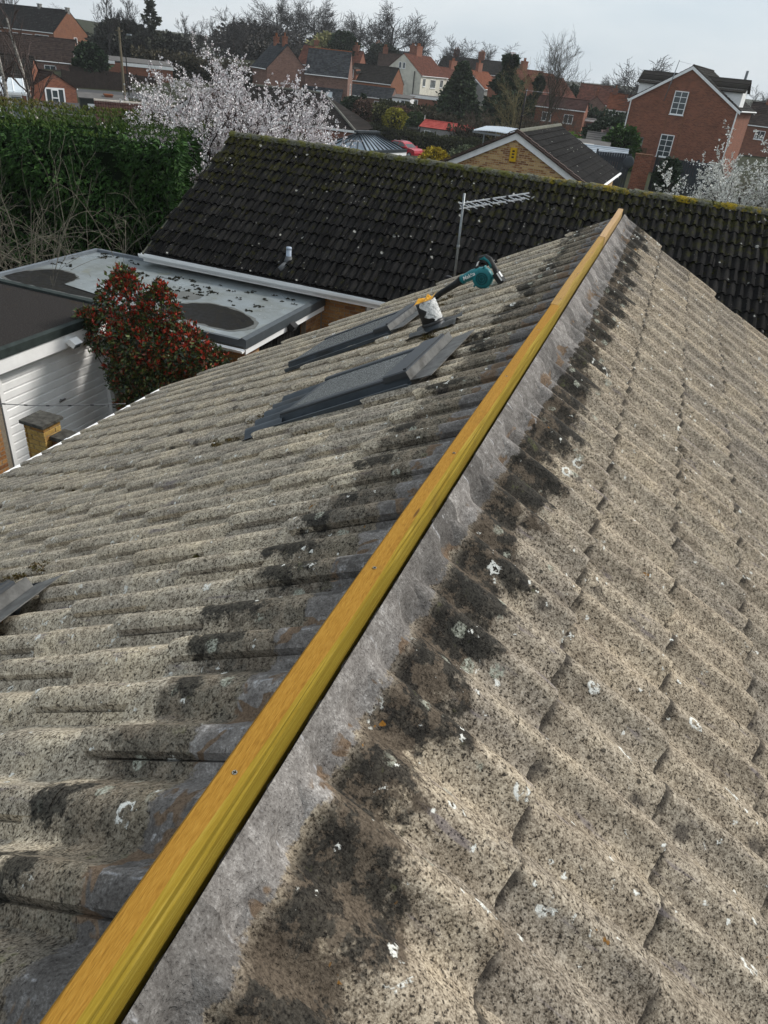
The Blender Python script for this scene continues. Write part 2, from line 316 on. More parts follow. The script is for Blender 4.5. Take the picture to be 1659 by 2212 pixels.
    sv2 = m.vor(34, wp); sc2 = m.xyz(sv2.outputs['Color']); spk = m.ma('MULTIPLY', m.sstep(m.ma('ADD', sv2.outputs['Distance'], m.ma('MULTIPLY', m.ma('SUBTRACT', grain, .5), .3)), .24, .15), m.ma('LESS_THAN', sc2[0], .11))
    wht = m.ma('MAXIMUM', ring, spk); wht = m.ma('MULTIPLY', wht, m.sstep(m.ma('SUBTRACT', s, lim), -.01, .02))
    cr2 = m.ma('MULTIPLY', m.sstep(m.noise(11, 6, .72, dist=.8), .655, .70), m.ma('MULTIPLY', m.sstep(m.noise(130, 2), .42, .55), m.sstep(m.ma('SUBTRACT', s, lim), .0, .05)))
    wht = m.ma('MAXIMUM', wht, m.ma('MULTIPLY', cr2, .85))
    c = m.mix(wht, c, m.ramp(gf, [(.3, (.34,.34,.30)), (.55, (.72,.72,.67))]))
    org = m.ma('MULTIPLY', m.sstep(m.noise(19, 3, .6), .735, .76), .9); c = m.mix(org, c, (.22,.10,.015))
    m.col(c)
    h = m.ma('ADD', m.ma('MULTIPLY', gf, .5), m.ma('ADD', m.ma('MULTIPLY', wht, .12), m.ma('MULTIPLY', mz, .25)))
    h = m.ma('SUBTRACT', h, m.ma('MULTIPLY', pits, .35))
    m.bump(m.ma('ADD', h, m.ma('MULTIPLY', patch, m.ma('SUBTRACT', .35, m.ma('MULTIPLY', mz, .3)))), .75, .008)
    return m.m
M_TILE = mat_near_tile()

def tile_mesh(name, mat, L=.42, W=.30, A=.037, thick=.013, seed=0, nt=26, nu=5, u0=0.0, rise=.019):
    """double-roll interlocking tile: x down the slope, y across, z off the slope"""
    rg = random.Random(seed); ts = [(-.006+(W+.018)*i/nt) for i in range(nt+1)]
    us = [u0+(L-u0)*q for q in ([0, .35, .7, .90, 1.0] if nu == 5 else [0, .5, 1.0])]
    def prof(t):
        w = (.5+.5*math.cos(2*math.pi*(t-.12)/.15))**.68*A
        k = max(0, min(1, (t-(W-.065))/.03)); k = k*k*(3-2*k); w += .015*k
        if t > W+.002: w -= .35*(t-W-.002)
        if t < .012: w = min(w, .006)
        return w
    mb = MB(); n = len(ts); nz = [rg.uniform(-.0035, .0035) for _ in ts]; V = []
    def nose(t, i):
        d = 0.0
        if t > W-.02: d += .022*((t-(W-.02))/.032)**2
        return d+nz[i]
    for a, u in enumerate(us):
        last = a == len(us)-1
        for i, t in enumerate(ts):
            uu = u-(nose(t, i) if last else 0); z = prof(t)+.004+rise*(u/.42)*1.0
            if last: z -= .005
            V.append((uu, t, z))
    m = len(us)
    for i, t in enumerate(ts):                                   # nose face
        uu, tt, z = V[(m-1)*n+i]; V.append((uu-.004, tt, z-thick))
    for a in range(m): uu, tt, z = V[a*n+n-1]; V.append((uu, tt-.001, z-.020))   # free side edge
    F = [(a*n+i, (a+1)*n+i, (a+1)*n+i+1, a*n+i+1) for a in range(m-1) for i in range(n-1)]
    F += [((m-1)*n+i, m*n+i, m*n+i+1, (m-1)*n+i+1) for i in range(n-1)]
    b = (m+1)*n
    F += [(a*n+n-1, (a+1)*n+n-1, b+a+1, b+a) for a in range(m-1)]
    mb.V = V; mb.F = F; mb.M = [0]*len(F)
    me = mb.mesh(name, mat, True)
    try: me.set_sharp_from_angle(angle=R(42))
    except Exception: pass
    return me

def to_np(me):
    V = np.empty(len(me.vertices)*3, np.float32); me.vertices.foreach_get('co', V); F = [tuple(p.vertices) for p in me.polygons]
    return V.reshape(-1, 3), F
def joined(name, items, mats, parent, **kw):            # items: (mesh, matrix) -> one mesh of quads
    Vs, Fs, b = [], [], 0; cache = {}
    for me, mt in items:
        if me.name not in cache: V, F = to_np(me); cache[me.name] = (V, np.array([f if len(f) == 4 else f+(f[-1],) for f in F], np.int32))
        V, F = cache[me.name]; A = np.array(mt); Vs.append(V@A[:3,:3].T+A[:3,3]); Fs.append(F+b); b += len(V)
    if not items: return None
    me = np_mesh(name, np.concatenate(Vs), np.concatenate(Fs), mats, True)
    try: me.set_sharp_from_angle(angle=R(42))
    except Exception: pass
    return link(name, me, parent, **kw)
def in_view(p, pad=.06):
    d = Vector(p)-CAM; zc = d.dot(cf)
    if zc < .15: return False
    u = 1530.59*d.dot(cr)/zc/829.5; v = 1530.59*d.dot(cu)/zc/1106
    return abs(u) < 1+pad and abs(v) < 1+pad

near = thing('bungalow', 'bungalow with weathered beige tiled roof, stripped ridge and roof windows', 'bungalow')
M_FELT = plain('roofing_felt', (.02,.019,.018), .95)
M_WHITE = plain('white_upvc', (.80,.81,.81), .35, .05, 3.0, spec=.45)
M_WHITEP = plain('white_paint', (.80,.80,.79), .55, .08, 4.0)
M_GREYP = plain('anthracite_metal', (.026,.031,.037), .42, .18, 7.0, spec=.5, dirt=(.055,.06,.062))
M_BRICKN = brickmat('bungalow_brick', [(.16,.07,.035),(.32,.16,.07),(.40,.23,.10),(.22,.10,.05)], (.30,.26,.21))
w = MB(); w.box(-4.75, 4.75, YN, YF-.12, 0.0, 2.45); 
w.prism([(-4.75, YF-.12, 2.452), (4.75, YF-.12, 2.452), (0, YF-.12, 5.15)], (0, -.22, 0)); w.build('wall', M_BRICKN, near)
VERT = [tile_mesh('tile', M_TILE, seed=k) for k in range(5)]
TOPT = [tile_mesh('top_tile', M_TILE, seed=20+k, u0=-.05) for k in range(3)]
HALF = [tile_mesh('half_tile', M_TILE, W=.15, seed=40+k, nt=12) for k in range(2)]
rg = random.Random(5); cand = []
LEN = 6.02; NC = 17
for side in (1, -1):
    n_ = Vector((side*ST, 0, CT)); sl = MB()
    q = [slope_pt(side, a, b, -.012) for a, b in ((0.0, YN), (LEN, YN), (LEN, YF-.03), (0.0, YF-.03))]
    sl.prism(q, -n_*.03)
    so = sl.build('roof_slope', M_FELT, near)
    for k in range(NC):
        sn = S0+GA*k; off = .15 if k % 2 else 0.0
        y = YN if side > 0 else YF
        ntile = int((YF-YN)/.30)+1
        for j in range(-1, ntile+1):
            # local across axis is +Y on the right slope, -Y on the left slope
            t0 = j*.30+off; half = False
            if side > 0: ya = YF-t0-.30; yo = ya
            else: ya = YF-t0; yo = ya
            lo_, hi_ = (ya, ya+.30) if side > 0 else (ya-.30, ya)
            if hi_ > YF+.01:
                if lo_ > YF-.16: continue
                half = True; yo = lo_ if side > 0 else lo_+.15
            if lo_ < YN-.3: continue
            me = rg.choice(HALF) if half else rg.choice(TOPT if k == 0 else VERT)
            mt = slope_mat(side, sn-.42, yo, rg.uniform(-.0015, .0025)) @ Matrix.Rotation(rg.uniform(-.006, .006), 4, 'Z') @ Matrix.Rotation(rg.uniform(-.004, .004), 4, 'Y')
            c = slope_pt(side, sn-.2, (lo_+hi_)/2); dist = (c-CAM).length
            fd = abs(((c-CAM).normalized()).dot(n_))
            vis = in_view(c, .12)
            cand.append((-(fd/dist**2) if vis else 1.0/dist, side, me, mt, so))
cand.sort(key=lambda c: c[0])
rest = {1: [], -1: []}; slopes = {}
for i, (key, side, me, mt, so) in enumerate(cand):
    slopes[side] = so
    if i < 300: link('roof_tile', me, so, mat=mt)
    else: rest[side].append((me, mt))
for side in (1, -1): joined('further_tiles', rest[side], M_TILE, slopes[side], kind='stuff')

# grey bedding mortar left along the ridge, filling the pans of the top course
for side in (1, -1):
    r_ = random.Random(30+side); V = []; ny, nx = 640, 11; y0, y1 = YN, YF-.02
    for i in range(ny+1):
        y = y0+(y1-y0)*i/ny; ph = (y-YF+(.03 if side > 0 else -.03))/.15; prof_ = .037*(.5+.5*math.cos(2*math.pi*ph))**.68
        wd_ = ((.078+.05*max(0, min(1, (y-1.4)/2.2))) if side > 0 else .065)+.006*math.sin(y*13)+.004*math.sin(y*31+1)+.003*math.sin(y*71)
        for j in range(nx+1):
            s_ = wd_*j/nx; f = j/nx; base_ = prof_+.004+.019*(s_+.0)/.47*1.0; fill = .062 if side > 0 else .052
            k_ = max(0, min(1, (f-.25)/.75)); k_ = k_*k_*(3-2*k_); h_ = base_*k_+max(base_, fill-.018*f)*(1-k_)+.0045*(1-f**4)+.0006*math.sin(y*47+j)-(.004 if j == nx else 0)
            V.append(slope_pt(side, s_+.004, y, h_))
    F = [(i*(nx+1)+j, (i+1)*(nx+1)+j, (i+1)*(nx+1)+j+1, i*(nx+1)+j+1) if side < 0 else (i*(nx+1)+j, i*(nx+1)+j+1, (i+1)*(nx+1)+j+1, (i+1)*(nx+1)+j) for i in range(ny) for j in range(nx)]
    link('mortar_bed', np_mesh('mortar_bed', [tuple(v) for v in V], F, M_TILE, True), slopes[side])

# mortar crumbs and moss in the laps
M_MOSS = leafmat('moss', [(.035,.022,.008),(.075,.05,.015),(.045,.045,.012),(.10,.06,.02)], .95)
def tuft_cloud(pts, rad, n, size, seed):
    """small upright moss blades heaped round each point; pts (k,3), rad (k)"""
    r = np.random.default_rng(seed); k = len(pts); P = np.repeat(np.asarray(pts), n, 0); Q = np.repeat(np.asarray(rad), n)[:, None]
    d = r.normal(size=P.shape); d /= np.linalg.norm(d, axis=1)[:, None]; d[:, 2] = np.abs(d[:, 2])*.75
    C = P+d*Q*(r.random((len(P), 1))**.4); a = r.normal(size=P.shape); a /= np.linalg.norm(a, axis=1)[:, None]; b = np.cross(d, a)
    s = size*(.5+r.random((len(P), 1))); V = np.stack([C-a*s, C+b*s*.9, C+a*s+d*s, C-b*s*.9+d*s*.6], 1).reshape(-1, 3)
    return V, np.arange(len(V)).reshape(-1, 4)
rg = random.Random(11); mp, mr = [], []
for i in range(230):
    side = -1 if rg.random() < .9 else 1; k = rg.randrange(0, 15); j = rg.randrange(0, 30); s_ = S0+GA*k+rg.uniform(.0, .28); off = .15 if k % 2 == 0 else 0
    y_ = (YF-off-j*.30-.305) if side < 0 else rg.uniform(YN, YF)
    if not (.1 < y_ < YF-.1): continue
    if side < 0 and s_ > 3.5 and rg.random() < .5: continue
    mp.append(slope_pt(side, s_, y_+rg.uniform(-.03, .03), .030)); mr.append(rg.uniform(.006, .018))
for (s_, y_, n_, r_) in [(1.35,5.86,40,.17),(.78,3.22,14,.07),(.62,3.33,8,.05),(.86,4.28,16,.08),(1.78,3.05,10,.06),(1.72,3.42,10,.06),(1.6,5.65,12,.1),(2.3,1.3,10,.1),(1.95,1.75,9,.06)]:
    for q in range(n_): mp.append(slope_pt(-1, s_+rg.gauss(0, r_), y_+rg.gauss(0, r_*.6), .05)); mr.append(rg.uniform(.012, .035))
V, F = tuft_cloud([tuple(p) for p in mp], mr, 46, .0042, 3)
link('moss', np_mesh('moss', V, F, M_MOSS), near, kind='stuff')

# gutter, fascia at the left eave
g = MB(); ex = -5.27; ez = RZ-ST*6.02
prof = [(-.0,.0),(-.0,.03),(-.02,.03),(-.06,.0),(-.11,-.02),(-.135,.035),(-.14,.035),(-.115,-.03),(-.06,-.07),(.0,-.06)]
g.prism([(ex+.03+a, YN, ez-.05+b) for a, b in prof], (0, YF-YN-.05, 0)); g.box(ex+.035, ex+.06, YN, YF-.1, ez-.22, ez-.02)
for yy in np.arange(.2, 7.4, 1.1): g.box(ex-.115, ex+.032, yy, yy+.05, ez-.03, ez-.012)
g.build('gutter', M_WHITE, near)
vv = MB(); vv.bar(slope_pt(-1, .1, YF-.06, -.06), slope_pt(-1, LEN, YF-.06, -.06), .02, .16, m=0); vv.bar(slope_pt(1, .1, YF-.06, -.06), slope_pt(1, LEN, YF-.06, -.06), .02, .16); vv.build('bargeboard', M_WHITEP, near)

# ---- ridge battens
def mat_wood(name, a, b, c, green=(.205,.165,.016), gk=.75):
    m = MT(name, .85, .12); x, y, z = m.xyz()
    v = m.comb(m.ma('MULTIPLY', x, 150.0), m.ma('MULTIPLY', y, 4.0), m.ma('MULTIPLY', z, 150.0))
    n = m.n('ShaderNodeTexNoise', {'Vector': v, 'Scale': 1.0, 'Detail': 6, 'Roughness': .62, 'Distortion': .6}).outputs['Fac']
    fine = m.n('ShaderNodeTexNoise', {'Vector': m.comb(m.ma('MULTIPLY', x, 450.0), m.ma('MULTIPLY', y, 55.0), m.ma('MULTIPLY', z, 420.0)), 'Scale': 1.0, 'Detail': 2}).outputs['Fac']
    col = m.ramp(m.ma('ADD', m.ma('MULTIPLY', n, .45), m.ma('MULTIPLY', fine, .55)), [(.22, c), (.47, a), (.76, b)])
    nz = m.xyz(m.n('ShaderNodeNewGeometry').outputs['Normal'])[0]
    col = m.mix(m.ma('MULTIPLY', m.sstep(nz, .3, .8), gk), col, m.ramp(n, [(.24, (.15,.10,.010)), (.5, green), (.78, (.36,.29,.06))]))
    kn = m.vor(1.0, m.comb(m.ma('MULTIPLY', x, 26.0), m.ma('MULTIPLY', y, 3.4), m.ma('MULTIPLY', z, 26.0))); k_ = m.ma('MULTIPLY', m.sstep(kn.outputs['Distance'], .13, .06), m.ma('LESS_THAN', m.xyz(kn.outputs['Color'])[0], .3))
    col = m.mix(m.ma('MULTIPLY', k_, .8), col, (.06,.03,.012))
    col = m.mix(m.ma('MULTIPLY', m.sstep(m.noise(5, 5, .7), .55, .75), .35), col, (.10,.06,.02))
    m.col(col); m.bump(m.ma('ADD', m.ma('MULTIPLY', n, .5), fine), .5, .003); return m.m
W1 = mat_wood('treated_timber', (.285,.145,.022), (.37,.205,.038), (.17,.078,.011))
W2 = mat_wood('pale_treated_timber', (.31,.185,.06), (.41,.27,.10), (.19,.10,.025), gk=.55)
W3 = mat_wood('new_pale_timber', (.40,.26,.14), (.50,.36,.21), (.27,.155,.07), (.36,.24,.09), .5)
def batten(label, mat, y0, y1, x0, x1, w_, top, seed, wane=True):
    r = random.Random(seed); n = max(6, int((y1-y0)/.12)); V, F = [], []
    for i in range(n+1):
        f = i/n; y = y0+(y1-y0)*f; x = x0+(x1-x0)*f+.0015*math.sin(7*f+seed); zt = top+.0012*math.sin(9*f); a = w_/2
        k = (.009+.006*math.sin(f*23+seed)+r.uniform(0, .004)) if wane else .003
        k2 = .0035+r.uniform(-.0008, .0008)
        V += [(x-a, y, RB-.03), (x-a, y, zt-.004), (x-a+.004, y, zt), (x+a-k*.75, y, zt), (x+a-k*.2, y, zt-k*.55), (x+a-k2, y, zt-k*1.5), (x+a, y, zt-k*1.5-.004), (x+a, y, RB-.03)]
    for i in range(n):
        b = i*8; F += [(b+j, b+8+j, b+8+(j+1) % 8, b+(j+1) % 8) for j in range(8)]
    F += [tuple(range(8)), tuple(range(n*8+7, n*8-1, -1))]
    mb = MB(); mb.add(V, F); o = mb.build('ridge_batten', mat, None, False, label=label, cat='batten', group='timber battens along the ridge')
    try: o.data.set_sharp_from_angle(angle=R(20))
    except Exception: pass
    return o
b1 = batten('long amber treated timber batten nearest the camera along the stripped ridge', W1, -.9, 3.62, -.003, .0, .048, RB+.066, 1)
b2 = batten('paler yellow timber batten in the middle of the ridge, between two joints', W2, 3.63, 5.76, -.004, -.001, .049, RB+.0655, 2)
b3 = batten('short new pink-tan timber batten at the far gable end of the ridge', W3, 5.768, 7.42, .002, .0, .046, RB+.068, 3, False)
M_STEEL = plain('screw_steel', (.45,.42,.34), .35, .1, metal=1.0); M_HOLE = plain('dark_hole', (.015,.012,.008), .9)
for (b, ys) in ((b1, (.60, 1.18, 1.80, 2.5, 3.15)), (b2, (3.75, 4.4, 5.1)), (b3, (5.85, 6.6))):
    for yy in ys:
        s_ = MB(); zt = RB+.0665 if b is not b3 else RB+.0687
        xo = .002+.004*math.sin(yy*9)
        s_.tube([(xo, yy, zt-.004), (xo, yy, zt+.0008)], .0042, 10, 0); s_.box(xo-.003, xo+.003, yy-.0007, yy+.0007, zt+.0008, zt+.0014, 1); s_.box(xo-.0007, xo+.0007, yy-.003, yy-.0008, zt+.0009, zt+.0015, 1); s_.box(xo-.0007, xo+.0007, yy+.0008, yy+.003, zt+.0009, zt+.0015, 1)
        s_.build('screw', [M_STEEL, M_HOLE], b)

# ---- roof windows with dark grey cladding
def mat_wetglass():
    m = MT('rain_specked_glass', .16, .6); n = m.noise(190, 3, .7)
    m.col(m.ramp(n, [(.40, (.055,.06,.06)), (.55, (.12,.128,.124)), (.68, (.26,.27,.265))])); m.rough(m.ramp(n, [(.4, .10), (.65, .45)])); m.bump(n, .25, .003); return m.m  # droplet mottle; sky reflection painted in as a lighter grey base
M_WGLASS = mat_wetglass()
M_LEAD = plain('grey_flashing', (.048,.058,.068), .5, .25, 9, .15, spec=.3, dirt=(.03,.028,.024))
M_STAIN = plain('stained_flashing', (.10,.10,.096), .6, .5, 14, .1, dirt=(.035,.032,.028))
def roof_window(s0, s1, y0, y1, h=.112, hood=True):
    """s0 upper edge, s1 lower edge; frame sits on the left slope. local x down slope, y = -Y"""
    mt = slope_mat(-1, s0, y1, 0.0); L_ = s1-s0; W_ = y1-y0
    f = MB(); fw = .055
    f.bbox(0, L_, 0, fw, -.02, h, .006); f.bbox(0, L_, W_-fw, W_, -.02, h, .006)
    f.bbox(L_-fw*.8, L_+.004, fw, W_-fw, -.02, h-.012, .005); f.bbox(0, .06, fw, W_-fw, -.02, h+.004, .005)
    f.box(.02, L_-.01, .02, W_-.02, -.03, h-.045)
    o = f.build('roof_window', M_GREYP, near, mat=mt)
    gl = MB(); gl.box(.055, L_-fw*.75, fw-.002, W_-fw+.002, h-.03, h-.010); gl.build('pane', M_WGLASS, o)
    if hood:
        hd = MB(); hd.bbox(-.01, .13, -.012, W_+.012, h-.02, h+.014, .006); hd.box(-.005, .012, .0, W_, h+.012, h+.022); hd.build('hood', M_GREYP, o)
    for a, sg in ((0.0, -1), (W_, 1)):
        sf = MB(); q = [(0,.095),(0.004,.095),(.006,.062),(.080,.062),(.083,.078),(.089,.076),(.087,.050),(0,.050)]
        sf.prism([(-.02, a+sg*u, z) for u, z in q], (L_+.02, 0, 0)); sf.build('side_flashing', M_LEAD, o)
    bk = MB(); bk.prism([(-.15, -.09, .082), (-.035, -.06, .080), (-.035, W_+.06, .080), (-.15, W_+.09, .082)], (0, 0, .004)); bk.prism([(-.034, -.05, .05), (-.034, W_+.05, .05), (-.020, W_+.05, .125), (-.020, -.05, .125)], (.003, 0, 0))
    bk.build('back_gutter', M_STAIN, o)
    return o, mt, L_, W_
def apron(o, mt, L_, W_, ln, steps):
    # pleated apron dressed over the rolls below the window
    V, F = [], []; ny = 96; nx = 8
    for a in range(nx+1):
        for i in range(ny+1):
            y = -.10+(W_+.2)*i/ny; x = L_-.02+ln*a/nx*(1.0-.42*max(0, (i/ny-.25)))
            s_ = x
            wv = (.5+.5*math.cos(2*math.pi*(y-.02)/.15))*.038; pl = .0035*math.sin(2*math.pi*y/.0165)
            V.append((x, y, .048+wv+pl-.004*(a/nx)))
    F = [(a*(ny+1)+i, (a+1)*(ny+1)+i, (a+1)*(ny+1)+i+1, a*(ny+1)+i+1) for a in range(nx) for i in range(ny)]
    mb = MB(); mb.add(V, F); mb.build('apron_flashing', M_LEAD, o, True)
a = roof_window(.58, 1.36, 3.08, 3.70); apron(*a, .36, 3)
a = roof_window(1.46, 2.42, 4.98, 5.74)
a = roof_window(1.62, 2.60, .80, 1.48, .125)

# ---- torn plastic-topped soil vent with lead slate
def vent_pipe():
    ax = slope_mat(-1, .90, 4.44, 0.0) @ Matrix.Translation((0, 0, .045))
    base = MB()
    base.tube([(0,0,-.05),(0,0,.0),(0,0,.055),(0,0,.07)], [.088,.080,.070,.066], 20)
    o = base.build('vent_pipe', M_LEAD, near, True, mat=ax)
    sl = MB(); V = []; n = 14
    for i in range(n+1):
        for j in range(n+1):
            x = -.17+.34*i/n; y = -.14+.28*j/n; V.append((x, y, .012+.030*(.5+.5*math.cos(2*math.pi*(y-.02)/.15))+.004*math.sin(x*40+y*25)))
    sl.add(V, [(i*(n+1)+j, (i+1)*(n+1)+j, (i+1)*(n+1)+j+1, i*(n+1)+j+1) for i in range(n) for j in range(n)]); sl.build('lead_slate', M_STAIN, o, True)
    c = MB(); c.tube([(0,0,.05),(0,0,.052),(0,0,.200),(0,0,.203)], [.066,.071,.066,.060], 28, caps=True); c.tube([(0,0,.052),(0,0,.062),(0,0,.07)], [.078,.079,.071], 28, caps=False)
    m = MT('black_plastic_sleeve', .45, .4); m.col(m.ramp(m.noise(30, 4), [(.3, (.008,.008,.009)), (.7, (.02,.02,.021))])); c.build('sleeve', m.m, o, True)
    # flaking white film still stuck to the sleeve, ragged outline
    rg = random.Random(4); P = MB(); rows = 15; cols = 18; V = []
    for i in range(rows):
        f = i/(rows-1); z = .073+.130*f; r = .0722-.005*f; a0 = math.radians(104-34*f+12*math.sin(i*.9+.6)+rg.uniform(-4, 4)+(14 if i < 3 else 0)); a1 = math.radians(205+14*math.sin(i*1.3+1)+rg.uniform(-8, 8))
        for j in range(cols+1): t = a0+(a1-a0)*j/cols; rr = r+.0010*math.sin(j*2.1+i*1.7); V.append((rr*math.cos(t), rr*math.sin(t), z+rg.uniform(-.0025, .0025)))
    P.add(V, [(i*(cols+1)+j, i*(cols+1)+j+1, (i+1)*(cols+1)+j+1, (i+1)*(cols+1)+j) for i in range(rows-1) for j in range(cols)])
    mw = MT('flaking_white_film', .55, .3); mw.col(mw.ramp(mw.noise(45, 5, .7), [(.36, (.20,.21,.21)), (.5, (.58,.59,.58)), (.7, (.70,.70,.69))])); P.build('white_film', mw.m, o)
    t = MB(); V = []
    for i in range(7):
        for j in range(4): V.append((-.055+.022*i-.01*j, .012*math.sin(i*1.3)+.02-.018*j, .203+.011*j*(.6+.4*math.sin(i*2.3+1))+.004*math.sin(i*3)))
    t.add(V, [(i*4+j, (i+1)*4+j, (i+1)*4+j+1, i*4+j+1) for i in range(6) for j in range(3)])
    mo = MT('orange_plastic', .5, .3); mo.col(mo.ramp(mo.noise(60, 3), [(.3, (.55,.22,.01)), (.6, (.85,.42,.03)), (.75, (.9,.65,.2))])); t.build('torn_orange_strip', mo.m, o)
vent_pipe()
# ------------------------------------------------------------------ leaf blower lying on the tiles
def leaf_blower():
    t = thing('leaf_blower', 'teal cordless leaf blower with long black nozzle lying on the tiles', 'leaf blower', (-.80, 5.60, 4.96))
    TEAL = plain('teal_plastic', (.006,.155,.175), .42, .18, 18, .05, spec=.4, dirt=(.02,.10,.11)); BLK = plain('black_rubber', (.016,.017,.018), .55, .3, 12, dirt=(.06,.058,.055)); GRY = plain('grey_plastic', (.06,.065,.068), .5, .2, 15); PW = plain('label_white', (.75,.76,.75), .5, .05)
    f = MB(); n = 30; V = []
    prof = [(.0,-.036),(.058,-.036),(.074,-.030),(.080,-.018),(.080,.020),(.074,.034),(.055,.040),(0,.040)]
    for r_, y in prof: V += [(r_*math.cos(2*math.pi*k/n), y, r_*math.sin(2*math.pi*k/n)) for k in range(n)]
    f.add(V, [(i*n+k, (i+1)*n+k, (i+1)*n+(k+1) % n, i*n+(k+1) % n) for i in range(len(prof)-1) for k in range(n)])
    for k in range(5):
        a = 2*math.pi*k/5+.3; f.tube([(.083*math.cos(a), -.034, .083*math.sin(a)), (.083*math.cos(a), .03, .083*math.sin(a))], .008, 8)
    f.build('fan_housing', TEAL, t, True)
    i_ = MB(); 
    for r0, r1, y in ((.047,.038,-.046),(.028,.022,-.044),(.012,.0,-.044)):
        V = []; n = 28
        for r_, yy in ((r0, -.034), (r0, y), (max(r1,.0005), y), (max(r1,.0005), -.034)): V += [(r_*math.cos(2*math.pi*k/n), yy, r_*math.sin(2*math.pi*k/n)) for k in range(n)]
        i_.add(V, [(j*n+k, (j+1)*n+k, (j+1)*n+(k+1) % n, j*n+(k+1) % n) for j in range(3) for k in range(n)])
    for k in range(3):
        a = 2*math.pi*k/3+.5; i_.bar((.01*math.cos(a), -.042, .01*math.sin(a)), (.04*math.cos(a), -.042, .04*math.sin(a)), .005, .004)
    i_.build('air_intake', plain('intake_teal', (.004,.07,.08), .5, .2), t)
    # scroll outlet neck towards the tube
    nk = MB(); nk.tube([(-.02,0,.045),(-.08,0,.012),(-.135,.004,-.025),(-.172,.012,-.052)], [.036,.040,.034,.030], 16); nk.tube([(-.150,.008,-.036),(-.165,.010,-.047)], [.036,.036], 16); nk.build('outlet_neck', TEAL, t, True)
    tb = MB(); tb.tube([(-.165,.010,-.047),(-.24,.05,-.115),(-.36,.17,-.22),(-.455,.27,-.318)], [.030,.026,.024,.022], 16); tb.tube([(-.165,.010,-.047),(-.18,.017,-.059)], [.034,.034], 16)
    tb.tube([(-.455,.27,-.318),(-.475,.285,-.338),(-.505,.31,-.350)], [.023,.021,.019], 14); tb.build('nozzle_tube', BLK, t, True)
    h = MB(); pts = [(-.052,.0,.050),(-.066,0,.098),(-.048,0,.142),(-.008,0,.158),(.035,-.01,.146),(.068,-.02,.112),(.102,-.03,.068),(.118,-.035,.048)]
    h.tube(pts, [.017,.014,.016,.019,.020,.019,.021,.024], 10); h.build('handle', BLK, t, True)
    hg = MB(); hg.tube([(-.048,-.004,.138),(-.010,-.006,.150),(.03,-.014,.136),(.062,-.025,.104)], [.010,.017,.017,.014], 8); hg.tube([(.035,-.012,.12),(.045,-.012,.098),(.06,-.016,.085)], [.007,.009,.006], 6); hg.build('grip_panel', TEAL, t, True)
    st = MB(); st.tube([(.062,-.005,.02),(.098,-.02,.022),(.112,-.03,.035)], [.012,.011,.016], 8); st.build('handle_bracket', TEAL, t, True)
    b = MB(); d = Vector((.052,-.0,-.052)).normalized(); u = Vector((.7,0,.7)); c = Vector((.122,-.038,.028))
    sd = Vector((0,1,0)); b.obox(c, d*.040, sd*.034, u*.014); b.obox(c+u*.022, d*.050, sd*.037, u*.014); b.build('battery', BLK, t)
    bl = MB(); bl.obox(c+u*.028-sd*.0375, d*.034, sd*.0006, u*.006); bl.obox(c+u*.0366-d*.01, d*.022, sd*.02, u*.0006); bl.build('battery_label', PW, t)
    bc = MB(); bc.obox(c+u*.005+d*.044, d*.004, sd*.022, u*.012); bc.build('battery_latch', GRY, t)
    lb = MB(); lb.prism([(-.066,-.018,.078),(-.058,-.020,.112),(-.044,-.020,.126),(-.052,-.018,.088)], (0,-.002,0)); lb.build('warning_label', PW, t)
    # maker's name moulded along the outlet neck
    cu = bpy.data.curves.new('lettering', 'FONT'); cu.body = 'Makita'; cu.size = .040; cu.extrude = .0006; cu.align_x = 'CENTER'; cu.shear = .2; cu.offset = .0006
    o = bpy.data.objects.new('lettering', cu); COL.objects.link(o)
    bpy.context.view_layer.update()
    me = bpy.data.meshes.new_from_object(o.evaluated_get(bpy.context.evaluated_depsgraph_get())); bpy.data.objects.remove(o)
    me.materials.clear(); me.materials.append(PW)
    dx = Vector((.82,-.06,.57)).normalized(); nn = Vector((0,-1,0)); nn = (nn-dx*nn.dot(dx)).normalized(); up = nn.cross(dx)
    p = Vector((-.098,-.0365,-.010))
    link('lettering', me, t, mat=Matrix(((dx.x, up.x, nn.x, p.x), (dx.y, up.y, nn.y, p.y), (dx.z, up.z, nn.z, p.z), (0,0,0,1))))
leaf_blower()

